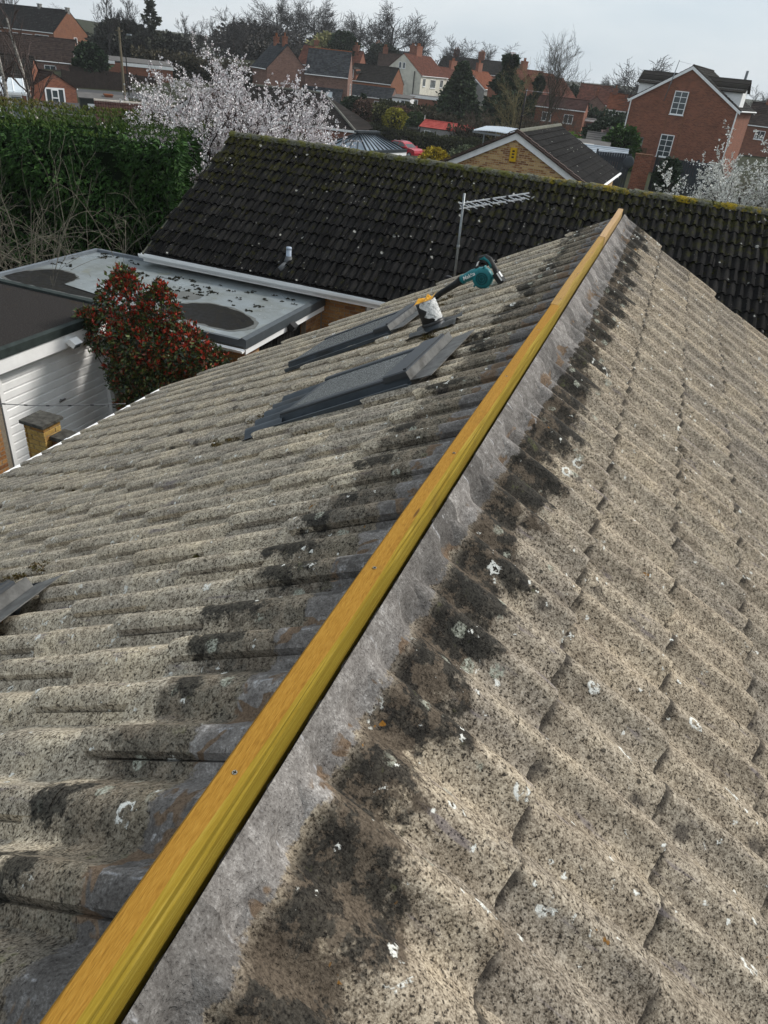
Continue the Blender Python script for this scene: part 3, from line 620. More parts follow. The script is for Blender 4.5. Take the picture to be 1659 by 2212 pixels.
# ------------------------------------------------------------------ television aerial beyond the verge
M_GALV = plain('galvanised_steel', (.20,.22,.23), .45, .25, 20, metal=.6, spec=.5); M_ALU = plain('aluminium', (.62,.64,.66), .35, .12, 15, metal=.55, spec=.5); M_BLKP = plain('black_plastic', (.015,.015,.016), .5, .2)
def yagi(label, base, top, boomdir, L, ne, width, mats=(M_GALV, M_ALU), r=.012, box=True, double=True, rng=1):
    t = thing('tv_aerial', label, 'aerial', base); b = Vector(base); T = Vector(top)-b; bd = Vector(boomdir).normalized()
    p = MB(); p.tube([(0,0,0), T*.5, T], [r*1.15, r*1.08, r], 10); p.tube([T*.42, T*.46], [r*1.5]*2, 10); p.build('mast', mats[0], t, True)
    hd = MB(); o = T*.88 if double else T*.97; sd = bd.cross(Vector((0,0,1))).normalized(); up = sd.cross(bd)
    for k, off in enumerate(((0, .02), (0, -.03)) if double else ((0, 0),)): hd.bar(o+up*off[1]-bd*.04, o+up*off[1]+bd*L*(1-.06*k), .012, .012)
    hd.build('boom', mats[1], t)
    for i in range(ne):
        q = o+bd*(.02+L*.93*i/(ne-1)); e = MB(); ww = width*(1-.45*i/(ne-1))
        e.tube([q-sd*ww+up*.0, q+sd*ww], .0045 if r < .02 else .008, 6)
        if double: e.tube([q-sd*ww*.8-up*.03, q+sd*ww*.8-up*.03], .004, 6)
        e.build('rod', mats[1], t)
    if double:
        c = MB()
        for f in (.42, .66): c.obox(o+bd*L*f-up*.005, bd*.012, sd*.012, up*.034)
        c.build('clamp', M_BLKP, t)
    if box:
        c = MB(); c.bbox(-.10, -.035, -.03, .03, -.13, .10, .008); c.build('junction_box', M_BLKP, t)
    return t
yagi('galvanised television aerial mast with white rods, beyond the near roof verge', (-1.565, 7.76, 4.30), (-1.60, 7.80, 5.24), (.766, .643, .17), .77, 9, .15)

# ------------------------------------------------------------------ brick pieces: joints recessed, each brick its own part
BRK = {}
def brick_set(key, mat, l=.215, h=.065, d=.03):
    if key not in BRK:
        BRK[key] = []
        for k in range(3):
            r = random.Random(k); mb = MB(); j = lambda: r.uniform(-.002, .002)
            mb.bbox(0, l+j(), 0, h+j(), -d, .003+j(), .004); BRK[key].append(mb.mesh('brick', mat))
        for k in range(2):
            mb = MB(); mb.bbox(0, l/2-.005, 0, h, -d, .003, .004); BRK[key].append(mb.mesh('half_brick', mat))
    return BRK[key]
def brick_panel(parent, key, mat, o, du, L, z0, z1, seed=0):
    """bricks over a wall face: o = start point (x,y), du = direction along the wall in plan; outward normal is to the right of du"""
    ms = brick_set(key, mat); r = random.Random(seed); du = Vector((du[0], du[1], 0)).normalized(); up = Vector((0,0,1)); nn = du.cross(up)
    row = 0; z = z0+.005
    while z+.065 <= z1+.01:
        u = 0.0; first = row % 2
        while u < L-.03:
            half = first or u+.215 > L+.006; first = 0
            me = r.choice(ms[3:]) if half else r.choice(ms[:3])
            p = Vector((o[0], o[1], 0))+du*(u+.003)+up*z+nn*r.uniform(-.001, .002)
            if not (half and u+.1025 > L+.01): link('brick', me, parent, mat=Matrix(((du.x, up.x, nn.x, p.x), (du.y, up.y, nn.y, p.y), (du.z, up.z, nn.z, p.z), (0,0,0,1))))
            u += .1125 if half else .225
        z += .075; row += 1
def brickpiece(name, cols):
    m = MT(name, .88, .2); c = m.ramp(m.n('ShaderNodeObjectInfo').outputs['Random'], [(i/(len(cols)-1), q) for i, q in enumerate(cols)])
    c = m.mix(1.0, c, m.ramp(m.noise(28, 5, .7), [(.3, (.55,.55,.55)), (.7, (1.25,1.22,1.15))]), 'MULTIPLY'); m.col(c); m.bump(m.noise(90, 3), .5, .004); return m.m
M_BP = brickpiece('buff_brick', [(.15,.065,.03),(.30,.14,.055),(.37,.20,.075),(.20,.09,.04),(.40,.235,.10)])
M_BY = brickpiece('yellow_brick', [(.36,.22,.06),(.44,.30,.10),(.28,.15,.05),(.40,.26,.08)])
M_BD = brickpiece('brown_brick', [(.13,.055,.035),(.20,.09,.05),(.25,.13,.07),(.10,.05,.04)])
M_MORT = plain('mortar', (.20,.17,.13), .95, .2, 30, .3)

# ------------------------------------------------------------------ the bungalow behind, black mossy tiles
BYR, BZR, BYE, BZE, BX0, BX1 = 16.5, 4.54, 12.85, 2.49, -9.62, 6.5
bth = math.atan2(BZR-BZE, BYR-BYE); CB, SB = math.cos(bth), math.sin(bth)
dark = thing('bungalow', 'bungalow behind with black mossy tiled roof and white gutter', 'bungalow')
def mat_black_tile():
    m = MT('black_mossy_tile', .88, .07); x, y, z = m.xyz(); g = m.noise(38, 4, .7); p = m.noise(3.2, 5, .65)
    c = m.ramp(m.ma('ADD', m.ma('MULTIPLY', g, .6), m.ma('MULTIPLY', p, .4)), [(.34, (.0028,.0028,.0029)), (.5, (.0068,.0068,.0070)), (.64, (.018,.0178,.0175))])
    c = m.mix(1.0, c, m.ramp(m.rnd(), [(0, (.5,.5,.52)), (.5, (1,1,1)), (1, (1.75,1.68,1.6))]), 'MULTIPLY')
    up = m.sstep(z, 3.2, 4.5); left = m.sstep(x, -7.5, -10.0)
    mo = m.ma('ADD', m.noise(7.5, 4, .65), m.ma('ADD', m.ma('MULTIPLY', up, .12), m.ma('MULTIPLY', left, .05)))
    c = m.mix(m.ma('MULTIPLY', m.sstep(mo, .60, .69), .75), c, m.ramp(g, [(.35, (.009,.0095,.0015)), (.65, (.038,.038,.005))]))
    br = m.vor(3.4); c = m.mix(m.ma('MULTIPLY', m.sstep(m.ma('ADD', br.outputs['Distance'], m.ma('MULTIPLY', g, .3)), .34, .22), m.ma('MULTIPLY', m.ma('LESS_THAN', m.xyz(br.outputs['Color'])[0], .3), .7)), c, (.034,.030,.023))
    for sc, th, pr, fac in ((2.6, .105, .40, 1.0), (6.0, .15, .22, .95), (13.0, .17, .14, .8), (28.0, .2, .08, .6)):
        v = m.vor(sc); d = m.ma('ADD', v.outputs['Distance'], m.ma('MULTIPLY', m.ma('SUBTRACT', g, .5), .16))
        w_ = m.ma('MULTIPLY', m.sstep(d, th, th*.72), m.ma('LESS_THAN', m.xyz(v.outputs['Color'])[1], pr)); w_ = m.ma('MULTIPLY', w_, m.sstep(m.noise(1.1, 3, .6), .40, .55)) if sc > 4 else w_; c = m.mix(m.ma('MULTIPLY', w_, fac), c, m.ramp(g, [(.4, (.13,.13,.115)), (.6, (.46,.46,.435))]))
    m.col(c); m.bump(m.ma('ADD', g, m.ma('MULTIPLY', m.noise(120, 2), .5)), .6, .012); return m.m
M_BT = mat_black_tile()
BT = [tile_mesh('black_tile', M_BT, seed=60+k, nt=14, nu=3, A=.040, rise=.040, thick=.030) for k in range(4)]
def bmat(s, x):
    d = Vector((0, -CB, -SB)); n = Vector((0, -SB, CB)); t = Vector((1, 0, 0)); o = Vector((x, BYR-CB*s, BZR-SB*s))
    return Matrix(((d.x, t.x, n.x, o.x), (d.y, t.y, n.y, o.y), (d.z, t.z, n.z, o.z), (0,0,0,1)))
bs = MB(); q = [(BX0, BYR, BZR-.02), (BX1, BYR, BZR-.02), (BX1, BYE+.02, BZE-.02), (BX0, BYE+.02, BZE-.02)]; bs.prism(q, (0, SB*.03, -CB*.03))
q = [(BX0, BYR, BZR-.02), (BX0, 2*BYR-BYE, BZE-.02), (BX1, 2*BYR-BYE, BZE-.02), (BX1, BYR, BZR-.02)]; bs.prism(q, (0, 0, -.03))
bso = bs.build('roof_slope', M_FELT, dark)
rg = random.Random(8); cand = []; BS0 = .40
for k in range(12):
    sn = BS0+.3445*k; off = .15 if k % 2 else 0
    for j in range(-1, 56):
        x = BX0+j*.30+off-.02
        if x < BX0-.16 or x > BX1: continue
        me = rg.choice(BT); mt = bmat((sn-.42 if k else max(sn-.42, -.02))+rg.gauss(0, .005), x+rg.gauss(0, .003)) @ Matrix.Rotation(rg.gauss(0, .009), 4, 'Z') @ Matrix.Rotation(rg.gauss(0, .006), 4, 'Y'); c = Vector((x+.15, BYR-CB*(sn-.2), BZR-SB*(sn-.2)))
        # tiles hidden by the near roof come last
        d = c-CAM; hid = c.x > -4.2+ (c.z-2.3)*2.1 and c.x < 2.0 and d.length < 16.2 and (CAM.z+d.z*(7.6/d.y)) < RZ-abs(CAM.x+d.x*(7.6/d.y))*.56
        cand.append(((d.length if in_view(c, .02) and not hid else 100+d.length), me, mt))
cand.sort(key=lambda c: c[0])
for key, me, mt in cand[:300]: link('roof_tile', me, bso, mat=mt)
joined('further_tiles', [(c[1], c[2]) for c in cand[300:]], M_BT, bso, kind='stuff')
# ridge tiles, mossy half rounds
M_RT = None
def mat_ridge():
    m = MT('mossy_ridge_tile', .9, .15); g = m.noise(26, 4, .7); x, y, z = m.xyz()
    c = m.ramp(g, [(.35, (.03,.03,.022)), (.62, (.15,.15,.12))]); far = m.sstep(x, -3.0, -1.0)
    mo = m.sstep(m.noise(5.5, 4, .7), .44, .58); c = m.mix(m.ma('MULTIPLY', mo, .85), c, m.ramp(g, [(.3, (.03,.032,.004)), (.65, (.115,.115,.014))]))
    c = m.mix(m.ma('MULTIPLY', far, m.ma('MULTIPLY', m.sstep(m.noise(2.2, 4, .7), .50, .60), .9)), c, m.ramp(g, [(.35, (.10,.075,.005)), (.65, (.36,.25,.008))]))
    m.col(c); m.bump(m.noise(40, 4), .9, .02); return m.m
M_RT = mat_ridge(); rt = []
for k in range(3):
    mb = MB(); n = 9; V = []; r = random.Random(k)
    for i, x in enumerate((0, .03, .2, .445)):
        ex_ = .012 if i < 2 else 0
        for a in range(n+1): t = math.pi*(a/n); V.append((x, -(.118+ex_)*math.cos(t), (.105+ex_)*math.sin(t)-.05+r.uniform(-.004, .004)))
    mb.add(V, [(i*(n+1)+a, i*(n+1)+a+1, (i+1)*(n+1)+a+1, (i+1)*(n+1)+a) for i in range(3) for a in range(n)]); mb.add(V[:n+1], [tuple(range(n+1))]); rt.append(mb.mesh('ridge_tile', M_RT, True))
x = BX0-.03; rg = random.Random(2)
while x < BX1: link('ridge_tile', rg.choice(rt), dark, mat=Matrix.Translation((x, BYR, BZR+.035+rg.uniform(-.006, .006))) @ Matrix.Rotation(rg.uniform(-.01, .01), 4, 'Z')); x += .445
mp, mr = [], []; M_GMOSS = leafmat('green_moss', [(.016,.018,.002),(.042,.044,.005),(.028,.025,.004),(.065,.056,.005)], .95)
for i in range(2000):
    x = rg.uniform(BX0, 4.2); s_ = abs(rg.gauss(0, .30)) if rg.random() < .62 else rg.uniform(0, 4.1); lane = BX0+round((x-BX0)/.15)*.15+.055+rg.uniform(-.02, .02)
    if s_ > .5 and rg.random() < .35 and x > -7: continue
    mp.append((lane, BYR-CB*s_-.01, BZR-SB*s_+.03+(.05 if s_ < .12 else 0))); mr.append(rg.uniform(.012, .035))
V, F = tuft_cloud(mp, mr, 20, .010, 6); link('moss', np_mesh('moss', V, F, M_GMOSS), dark, kind='stuff')
# verge undercloak, gutter, fascia, walls
v = MB(); v.bar((BX0-.012, BYR, BZR-.06), (BX0-.012, BYE, BZE-.06), .03, .07); v.build('verge', plain('verge_mortar', (.10,.10,.075), .9), dark)
g = MB(); gp = [(0,.03),(-.02,.035),(-.035,.0),(-.07,-.025),(-.105,0),(-.112,.035),(-.124,.035),(-.120,-.01),(-.085,-.055),(-.04,-.055),(0,-.035)]
g.prism([(BX0-.08, BYE+.05+a, BZE-.075+b) for a, b in gp], (BX1-BX0, 0, 0)); g.build('gutter', M_WHITE, dark)
for xx in np.arange(BX0+1.7, BX1, 1.95):
    gb = MB(); gb.prism([(xx, BYE+.05+a*1.06, BZE-.075+b*1.06+.001) for a, b in gp], (.07, 0, 0)); gb.build('gutter_joint', M_WHITE, dark)
f = MB(); f.box(BX0-.05, BX1, BYE+.055, BYE+.08, BZE-.21, BZE-.01); f.box(BX0-.05, BX1, BYE+.08, 13.2, BZE-.21, BZE-.19); f.build('fascia', M_WHITEP, dark)
wl = MB(); wl.box(BX0+.3, -4.62, 13.22, 13.4, 0, BZE-.2); wl.box(-4.62, -3.3, 13.22, 13.4, 0, 1.15); wl.box(-3.3, BX1-.3, 13.22, 13.4, 0, BZE-.2); wl.box(BX0+.3, BX0+.5, 13.4, 19.6, 0, BZE-.1); wl.box(BX0+.3, BX1-.3, 19.5, 19.7, 0, BZE-.2)
wl.prism([(BX0+.3, 13.3, BZE-.12), (BX0+.3, 19.7, BZE-.12), (BX0+.3, BYR, BZR-.1)], (.2, 0, 0)); wo = wl.build('wall', M_MORT, dark)
brick_panel(wo, 'buff', M_BP, (-5.78, 13.22), (1, 0), 1.15, 1.0, 2.28, 3)
fr = MB(); 
for a, b in ((-4.62, -4.54), (-3.38, -3.3)): fr.box(a, b, 13.19, 13.27, 1.15, 2.28)
fr.box(-4.54, -3.38, 13.19, 13.27, 2.2, 2.28); fr.box(-4.54, -3.38, 13.19, 13.27, 1.15, 1.23); fr.box(-4.0, -3.93, 13.195, 13.265, 1.23, 2.2)
wf = fr.build('window', M_WHITE, dark); p = MB(); p.box(-4.54, -3.38, 13.225, 13.235, 1.23, 2.2)
def glass(name, c=(.05,.065,.07)):
    m = MT(name, .08, .6); m.col(c); return m.m
M_GLASS = glass('window_glass'); M_GLASSL = glass('pale_window_glass', (.16,.18,.19)); p.build('pane', M_GLASSL, wf)
dp = MB(); dp.tube([(-5.62, 13.19, 0), (-5.62, 13.19, 2.18), (-5.62, 13.15, 2.3)], .018, 8); dp.build('downpipe', plain('brown_pipe', (.05,.025,.018), .5), dark)
# short vent by the eave with lead boot
vp = MB(); vp.tube([(-6.42, 13.28, 2.60), (-6.42, 13.28, 3.02)], .052, 16); vp.tube([(-6.42, 13.28, 2.98), (-6.42, 13.28, 3.03)], .056, 16); vpo = vp.build('vent_pipe', plain('pale_blue_grey_pipe', (.36,.42,.50), .35, .15, 8), dark, True)
bt_ = MB(); bt_.tube([(-6.42, 13.28, 2.60), (-6.42, 13.28, 2.74), (-6.42, 13.28, 2.86)], [.13,.10,.056], 12); bt_.tube([(-6.44, 13.20, 2.66), (-6.50, 13.02, 2.60)], [.10,.07], 10); bt_.build('lead_boot', plain('lead', (.085,.09,.095), .6, .3, 12), vpo, True)

# ------------------------------------------------------------------ flat-roofed extension
EX0, EX1, EY0, EY1, EZ = -11.12, -5.55, 10.10, 13.18, 2.19
ext = thing('flat_roof_extension', 'brick extension with grey flat roof, puddles and dark trim, beside the black roofed bungalow', 'extension')
def mat_grp():
    m = MT('grey_fibreglass', .33, .5); n = m.noise(1.5, 5, .65); f = m.noise(60, 2)
    c = m.ramp(n, [(.3, (.135,.148,.138)), (.5, (.19,.212,.218)), (.7, (.25,.285,.305))]); c = m.mix(m.ma('MULTIPLY', m.sstep(m.noise(2.4, 5, .7), .56, .70), .55), c, (.15,.145,.085))
    v = m.vor(5.0); c = m.mix(m.ma('MULTIPLY', m.sstep(v.outputs['Distance'], .07, .05), .7), c, (.6,.62,.62)); m.col(c); m.rough(m.ramp(n, [(.35, .5), (.65, .26)])); m.bump(f, .15, .003); return m.m
b = MB(); b.box(EX0, EX1, EY0, EY1+.02, EZ-.16, EZ); b.build('flat_roof', mat_grp(), ext)
M_TRIM = plain('dark_grey_trim', (.055,.065,.072), .45, .2, 6, spec=.45)
t = MB(); t.box(EX0-.04, EX0+.05, EY0, EY1+.03, EZ-.12, EZ+.06); t.box(EX0+.05, -9.75, EY1-.02, EY1+.05, EZ-.12, EZ+.06); t.build('raised_kerb', plain('grey_trim', (.15,.17,.19), .45, .15, 5), ext)
t = MB(); t.prism([(EX1, EY0-.06, EZ-.13), (EX1+.035, EY0-.06, EZ-.13), (EX1+.03, EY0-.06, EZ+.02), (EX1-.05, EY0-.06, EZ+.045), (EX1-.12, EY0-.06, EZ+.004)], (0, EY1-EY0+.05, 0)); t.build('edge_trim', M_TRIM, ext)
t = MB(); t.box(EX0+.1, EX1-.001, EY0-.065, EY0+.001, EZ-.11, EZ+.005); t.build('drip_trim', M_TRIM, ext)
t = MB(); t.box(EX1-.01, EX1+.015, EY0-.04, EY1-.02, EZ-.235, EZ-.132); t.build('fascia', M_WHITE, ext)
t = MB(); gp2 = [(0,.0),(-.03,-.03),(-.07,-.03),(-.095,.0),(-.105,.0),(-.08,-.05),(-.03,-.05),(0,-.03)]; t.prism([(-8.2, EY0-.07+a, EZ-.14+c) for a, c in gp2], (2.66, 0, 0)); t.build('gutter', M_WHITE, ext)
wl = MB(); wl.box(EX0+.1, EX1-.04, EY0+.05, EY0+.25, 0, EZ-.17); wl.box(EX1-.24, EX1-.04, EY0+.25, EY0+.47, 0, EZ-.17); wl.box(EX1-.24, EX1-.04, 12.45, 13.2, 0, EZ-.17); wl.box(EX0+.1, EX0+.3, EY0+.25, EY1, 0, EZ-.17)
wo = wl.build('wall', M_MORT, ext)
brick_panel(wo, 'buff', M_BP, (-7.75, EY0+.05), (1, 0), 2.15, .9, EZ-.2, 1); brick_panel(wo, 'buff', M_BP, (EX1-.04, EY0+.06), (0, 1), .43, .9, EZ-.2, 2); brick_panel(wo, 'buff', M_BP, (EX1-.04, 12.46), (0, 1), .72, .9, EZ-.2, 4); brick_panel(wo, 'buff', M_BP, (EX1-.24, 12.45), (1, 0), .2, .9, EZ-.2, 5)
for k in range(16):
    bd = MB(); y0 = EY0+.50+k*.123; bd.bbox(EX1-.17, EX1-.15, y0, y0+.112, .02, EZ-.17, .003); bd.build('board', plain('near_black', (.006,.006,.006), .7), ext)  # near-black boards set in the dark opening between the brick piers
def puddle(poly, z=EZ+.004, seed=0, name='puddle', c=(.014,.013,.012), rough=.10):
    r = random.Random(seed); n = len(poly); P = []
    for i in range(n):                                     # Catmull-Rom outline with ragged noise
        p0, p1, p2, p3 = [Vector(poly[(i+k-1) % n]) for k in range(4)]
        for q in range(5):
            t_ = q/5; v = .5*((2*p1)+(p2-p0)*t_+(2*p0-5*p1+4*p2-p3)*t_*t_+(3*p1-p0-3*p2+p3)*t_**3); P.append((v.x+r.uniform(-.025, .025), v.y+r.uniform(-.025, .025), z))
    mb = MB(); cx = sum(p[0] for p in P)/len(P); cy = sum(p[1] for p in P)/len(P); m_ = len(P); mb.add(P+[(cx, cy, z)], [(i, (i+1) % m_, m_) for i in range(m_)]); return mb
def mat_puddle(name, a, b_):
    m = MT(name, .35, .06); n = m.noise(9, 5, .7); m.col(m.ramp(n, [(.4, a), (.65, b_)])); m.rough(m.ramp(n, [(.4, .3), (.6, .6)])); m.bump(m.noise(7, 2), .08, .01); return m.m
M_PUD = mat_puddle('standing_water', (.006,.0055,.005), (.022,.02,.016)); M_DAMP = mat_puddle('damp_fibreglass', (.10,.105,.10), (.15,.155,.15))
def scaled(poly, k): 
    c = sum((Vector(p) for p in poly), Vector((0,0)))/len(poly); return [tuple(c+(Vector(p)-c)*k) for p in poly]
PA = [(-7.55,11.0),(-7.35,11.28),(-7.05,11.44),(-6.55,11.40),(-6.0,11.10),(-5.84,10.72),(-6.08,10.36),(-6.65,10.38),(-7.2,10.42),(-7.6,10.6)]
PB = [(-11.05,10.5),(-11.02,11.02),(-10.75,11.42),(-10.3,11.46),(-9.95,11.2),(-9.9,10.8),(-9.55,10.68),(-8.75,10.56),(-8.6,10.42),(-9.6,10.38),(-10.4,10.36)]
PC = [(-8.05,11.62),(-7.85,11.86),(-7.5,11.74),(-7.5,11.46),(-7.8,11.38)]
for k, (P_, m_) in enumerate(((PA, 1), (PB, 1), (PC, 0))):
    puddle(scaled(P_, 1.10), EZ+.004, k).build('damp_patch', M_DAMP, ext)
    if m_: puddle(P_, EZ+.008, k+9).build('puddle', M_PUD, ext)
rg = random.Random(21); mp, mr = [], []
for i in range(70):
    if i < 40: cx, cy = rg.choice([(-10.6,12.9),(-9.9,12.7),(-10.9,12.3),(-9.3,12.2),(-8.6,12.3),(-8.2,12.0),(-8.9,12.5),(-7.6,12.1),(-10.95,11.8)]); cx += rg.gauss(0, .18); cy += rg.gauss(0, .12)
    else: cx, cy = rg.uniform(-8.6, -5.8), rg.uniform(11.3, 12.7)
    for q in range(rg.randint(2, 9)): mp.append((cx+rg.gauss(0, .045), cy+rg.gauss(0, .03), EZ+.004)); mr.append(rg.uniform(.012, .028))
M_DMOSS = leafmat('dark_moss', [(.008,.007,.004),(.02,.018,.008),(.012,.014,.005)], .95)
V, F = tuft_cloud(mp, mr, 22, .008, 9); link('moss', np_mesh('moss', V, F, M_DMOSS), ext, kind='stuff')
fl = thing('floodlight', 'black floodlight on the white fascia of the flat roofed extension', 'floodlight', (EX1+.015, 11.60, 2.02))
b = MB(); b.obox((.09, 0, .03), (.05,0,-.035), (0,.085,0), (.03,0,.045)); b.build('lamp_body', M_BLKP, fl); b = MB(); b.bar((0,0,.0), (.06,0,.02), .03, .03); b.bbox(0, .03, -.05, .05, -.05, .05, .005); b.build('bracket', M_BLKP, fl)
b = MB(); b.obox((.128, 0, .0), (.012,0,-.008), (0,.06,0), (.006,0,.01)); b.build('lens', M_GLASSL, fl)

# ------------------------------------------------------------------ garage with felt roof and white door
gar = thing('garage', 'garage with black felt roof and white ribbed up-and-over door', 'garage')
def mat_felt():
    m = MT('mineral_felt', .95, .1); g = m.noise(55, 4, .75); c = m.ramp(g, [(.36, (.010,.009,.009)), (.55, (.035,.031,.029)), (.70, (.085,.08,.075))]); c = m.mix(m.ma('MULTIPLY', m.sstep(m.noise(2.6, 5, .7), .60, .74), .7), c, (.055,.035,.012)); m.col(c); m.bump(g, .9, .02); return m.m
GX0, GX1, GY0, GY1 = -13.6, -8.12, 6.85, 10.12
b = MB(); b.box(GX0, GX1-.02, GY0, GY1, 2.13, 2.235); b.build('felt_roof', mat_felt(), gar)
M_FLT = plain('felt_edge', (.022,.030,.028), .7, .35, 9, .2)
b = MB(); b.prism([(GX1-.10, GY0-.04, 2.238), (GX1-.04, GY0-.04, 2.275), (GX1+.03, GY0-.04, 2.25), (GX1+.035, GY0-.04, 2.125), (GX1-.02, GY0-.04, 2.125)], (0, GY1-GY0+.06, 0)); b.box(GX0, GX1-.1, GY1-.10, GY1+.02, 2.236, 2.275); b.build('felt_upstand', M_FLT, gar)
b = MB(); b.box(GX1-.02, GX1+.012, GY0-.03, GY1+.02, 1.90, 2.124); b.build('fascia', M_WHITEP, gar)
b = MB(); b.box(GX0, GX1-.04, GY1-.22, GY1-.02, 0, 2.13); b.box(GX0, GX0+.2, GY0, GY1-.22, 0, 2.13); b.box(GX0, GX1-.22, GY0+.05, GY0+.25, 0, 2.13); b.box(-8.45, GX1-.16, 7.02, 7.44, 0, 1.9); wo = b.build('wall', M_MORT, gar)
brick_panel(wo, 'buff', M_BP, (GX1-.16, 7.02), (0, 1), .42, .1, 1.88, 7); brick_panel(wo, 'buff', M_BP, (GX1-.16, 9.93), (0, 1), .18, .3, 1.88, 8)
b = MB()
b.box(-8.38, -8.26, 7.45, 7.52, 0, 1.90); b.box(-8.38, -8.24, 9.80, 9.90, 0, 1.90); b.box(-8.38, -8.26, 7.52, 9.80, 1.80, 1.90); b.build('door_frame', M_WHITEP, gar)
dr = MB(); dr.box(-8.36, -8.335, 7.52, 9.80, .02, 1.80); do = dr.build('garage_door', M_WHITEP, gar)
nb = 12
for k in range(nb):
    z0 = .04+k*(1.74/nb); z1 = z0+1.74/nb
    s_ = MB(); s_.prism([(-8.335, 7.535, z0+.014), (-8.312, 7.535, z0+.026), (-8.312, 7.535, z1-.012), (-8.335, 7.535, z1-.001)], (0, 2.25, 0)); s_.prism([(-8.335, 7.535, z0), (-8.326, 7.535, z0+.003), (-8.326, 7.535, z0+.009), (-8.335, 7.535, z0+.013)], (0, 2.25, 0)); s_.build('door_slat', M_WHITEP, do)
h = MB(); h.tube([(-8.315, 8.66, .98), (-8.27, 8.66, .98)], .018, 10); h.bar((-8.268, 8.60, .975), (-8.268, 8.73, .985), .02, .025); h.build('door_handle', plain('chrome', (.35,.35,.35), .3, metal=.9), do)
ol = thing('floodlight', 'white angular floodlight on the white garage fascia', 'floodlight', (GX1+.012, 8.83, 1.98))
b = MB(); b.prism([(.02,-.09,.02), (.14,-.07,-.06), (.20,-.07,.02), (.10,-.09,.10)], (0,.17,0)); b.build('lamp_body', M_WHITEP, ol); b = MB(); b.obox((.178,-.005,-.02), (.026,0,.036), (0,.062,0), (.004,0,-.003)); b.build('lens', M_GLASSL, ol); b = MB(); b.bbox(0, .03, -.03, .03, -.05, .05, .006); b.tube([(.02,0,0), (.06,0,.02)], .015, 8); b.build('bracket', M_WHITEP, ol)

# green post beside the garage, brick pier with low wall, washing line
gp_ = thing('gate_post', 'dark green post at the left edge beside the garage brickwork', 'post', (-8.1, 6.83, 0)); b = MB(); b.bbox(-.06, .06, -.13, .13, 0, 1.75, .01); b.build('post', plain('dark_green_paint', (.008,.03,.016), .5), gp_)
pw = thing('garden_wall', 'low garden wall with yellow brick pier and weathered stone cap', 'wall', (-7.0, 6.95, 0))
b = MB(); b.box(-.155, .155, -.155, .155, 0, 1.60); b.box(.155, 1.7, -.02, .18, 0, 1.38); wo = b.build('core', M_MORT, pw)
# pier faces and wall face
for (ox, oy, dx, dy, L_) in ((-.16, -.16, 1, 0, .325), (.16, -.16, 0, 1, .325), (-.16, .16, 0, -1, .325)): brick_panel(wo, 'yellow', M_BY, (ox, oy), (dx, dy), L_, .4, 1.60, 3)
brick_panel(wo, 'brown', M_BD, (.17, -.025), (1, 0), 1.45, .6, 1.38, 6)
M_CAP = plain('weathered_cap', (.055,.052,.045), .9, .6, 14, .5, dirt=(.12,.12,.10))
b = MB(); b.bbox(-.205, .205, -.205, .205, 1.605, 1.655, .008); b.build('pier_cap', M_CAP, pw)
for k in range(3):
    b = MB(); b.bbox(.16+k*.52, .16+k*.52+.51, -.07, .23, 1.383, 1.44, .008); b.build('coping_stone', M_CAP, pw)
ln = thing('washing_line', 'beaded grey cable strung across the white garage door to the near gutter', 'cable', (-5.33, 6.74, 2.36))
pts = []; A = Vector((0,0,0)); B = Vector((-2.75, -.75, -.12))
for i in range(25): f = i/24; q = A+(B-A)*f*1.25; q.z -= .16*math.sin(math.pi*min(1, f)); pts.append(q)
b = MB(); b.tube(pts, .006, 6); b.build('cable', plain('grey_cable', (.16,.16,.16), .6), ln)
b = MB()
for i in range(1, 24, 2): b.tube([pts[i]-(pts[i+1]-pts[i])*.15, pts[i]+(pts[i+1]-pts[i])*.15], .009, 6)
b.build('cable_clips', M_BLKP, ln)
# ------------------------------------------------------------------ vegetation builders
def tubes_np(segs, n=4):
    """segs: array (k,8) p0 p1 r0 r1 -> verts, quads"""
    S = np.asarray(segs, float); P0, P1, r0, r1 = S[:, :3], S[:, 3:6], S[:, 6:7], S[:, 7:8]
    d = P1-P0; d /= np.linalg.norm(d, axis=1)[:, None]+1e-9
    ref = np.where(np.abs(d[:, 2:3]) < .9, np.array([[0,0,1.]]), np.array([[1.,0,0]])); a = np.cross(d, ref); a /= np.linalg.norm(a, axis=1)[:, None]; b = np.cross(d, a)
    V = []
    for P, r in ((P0, r0), (P1, r1)):
        for k in range(n): t = 2*math.pi*k/n; V.append(P+(a*math.cos(t)+b*math.sin(t))*r)
    V = np.stack(V, 1); K = len(S); base = (np.arange(K)*2*n)[:, None]
    F = np.concatenate([base+np.array([[k, (k+1) % n, n+(k+1) % n, n+k]]) for k in range(n)], 0)
    return V.reshape(-1, 3), F
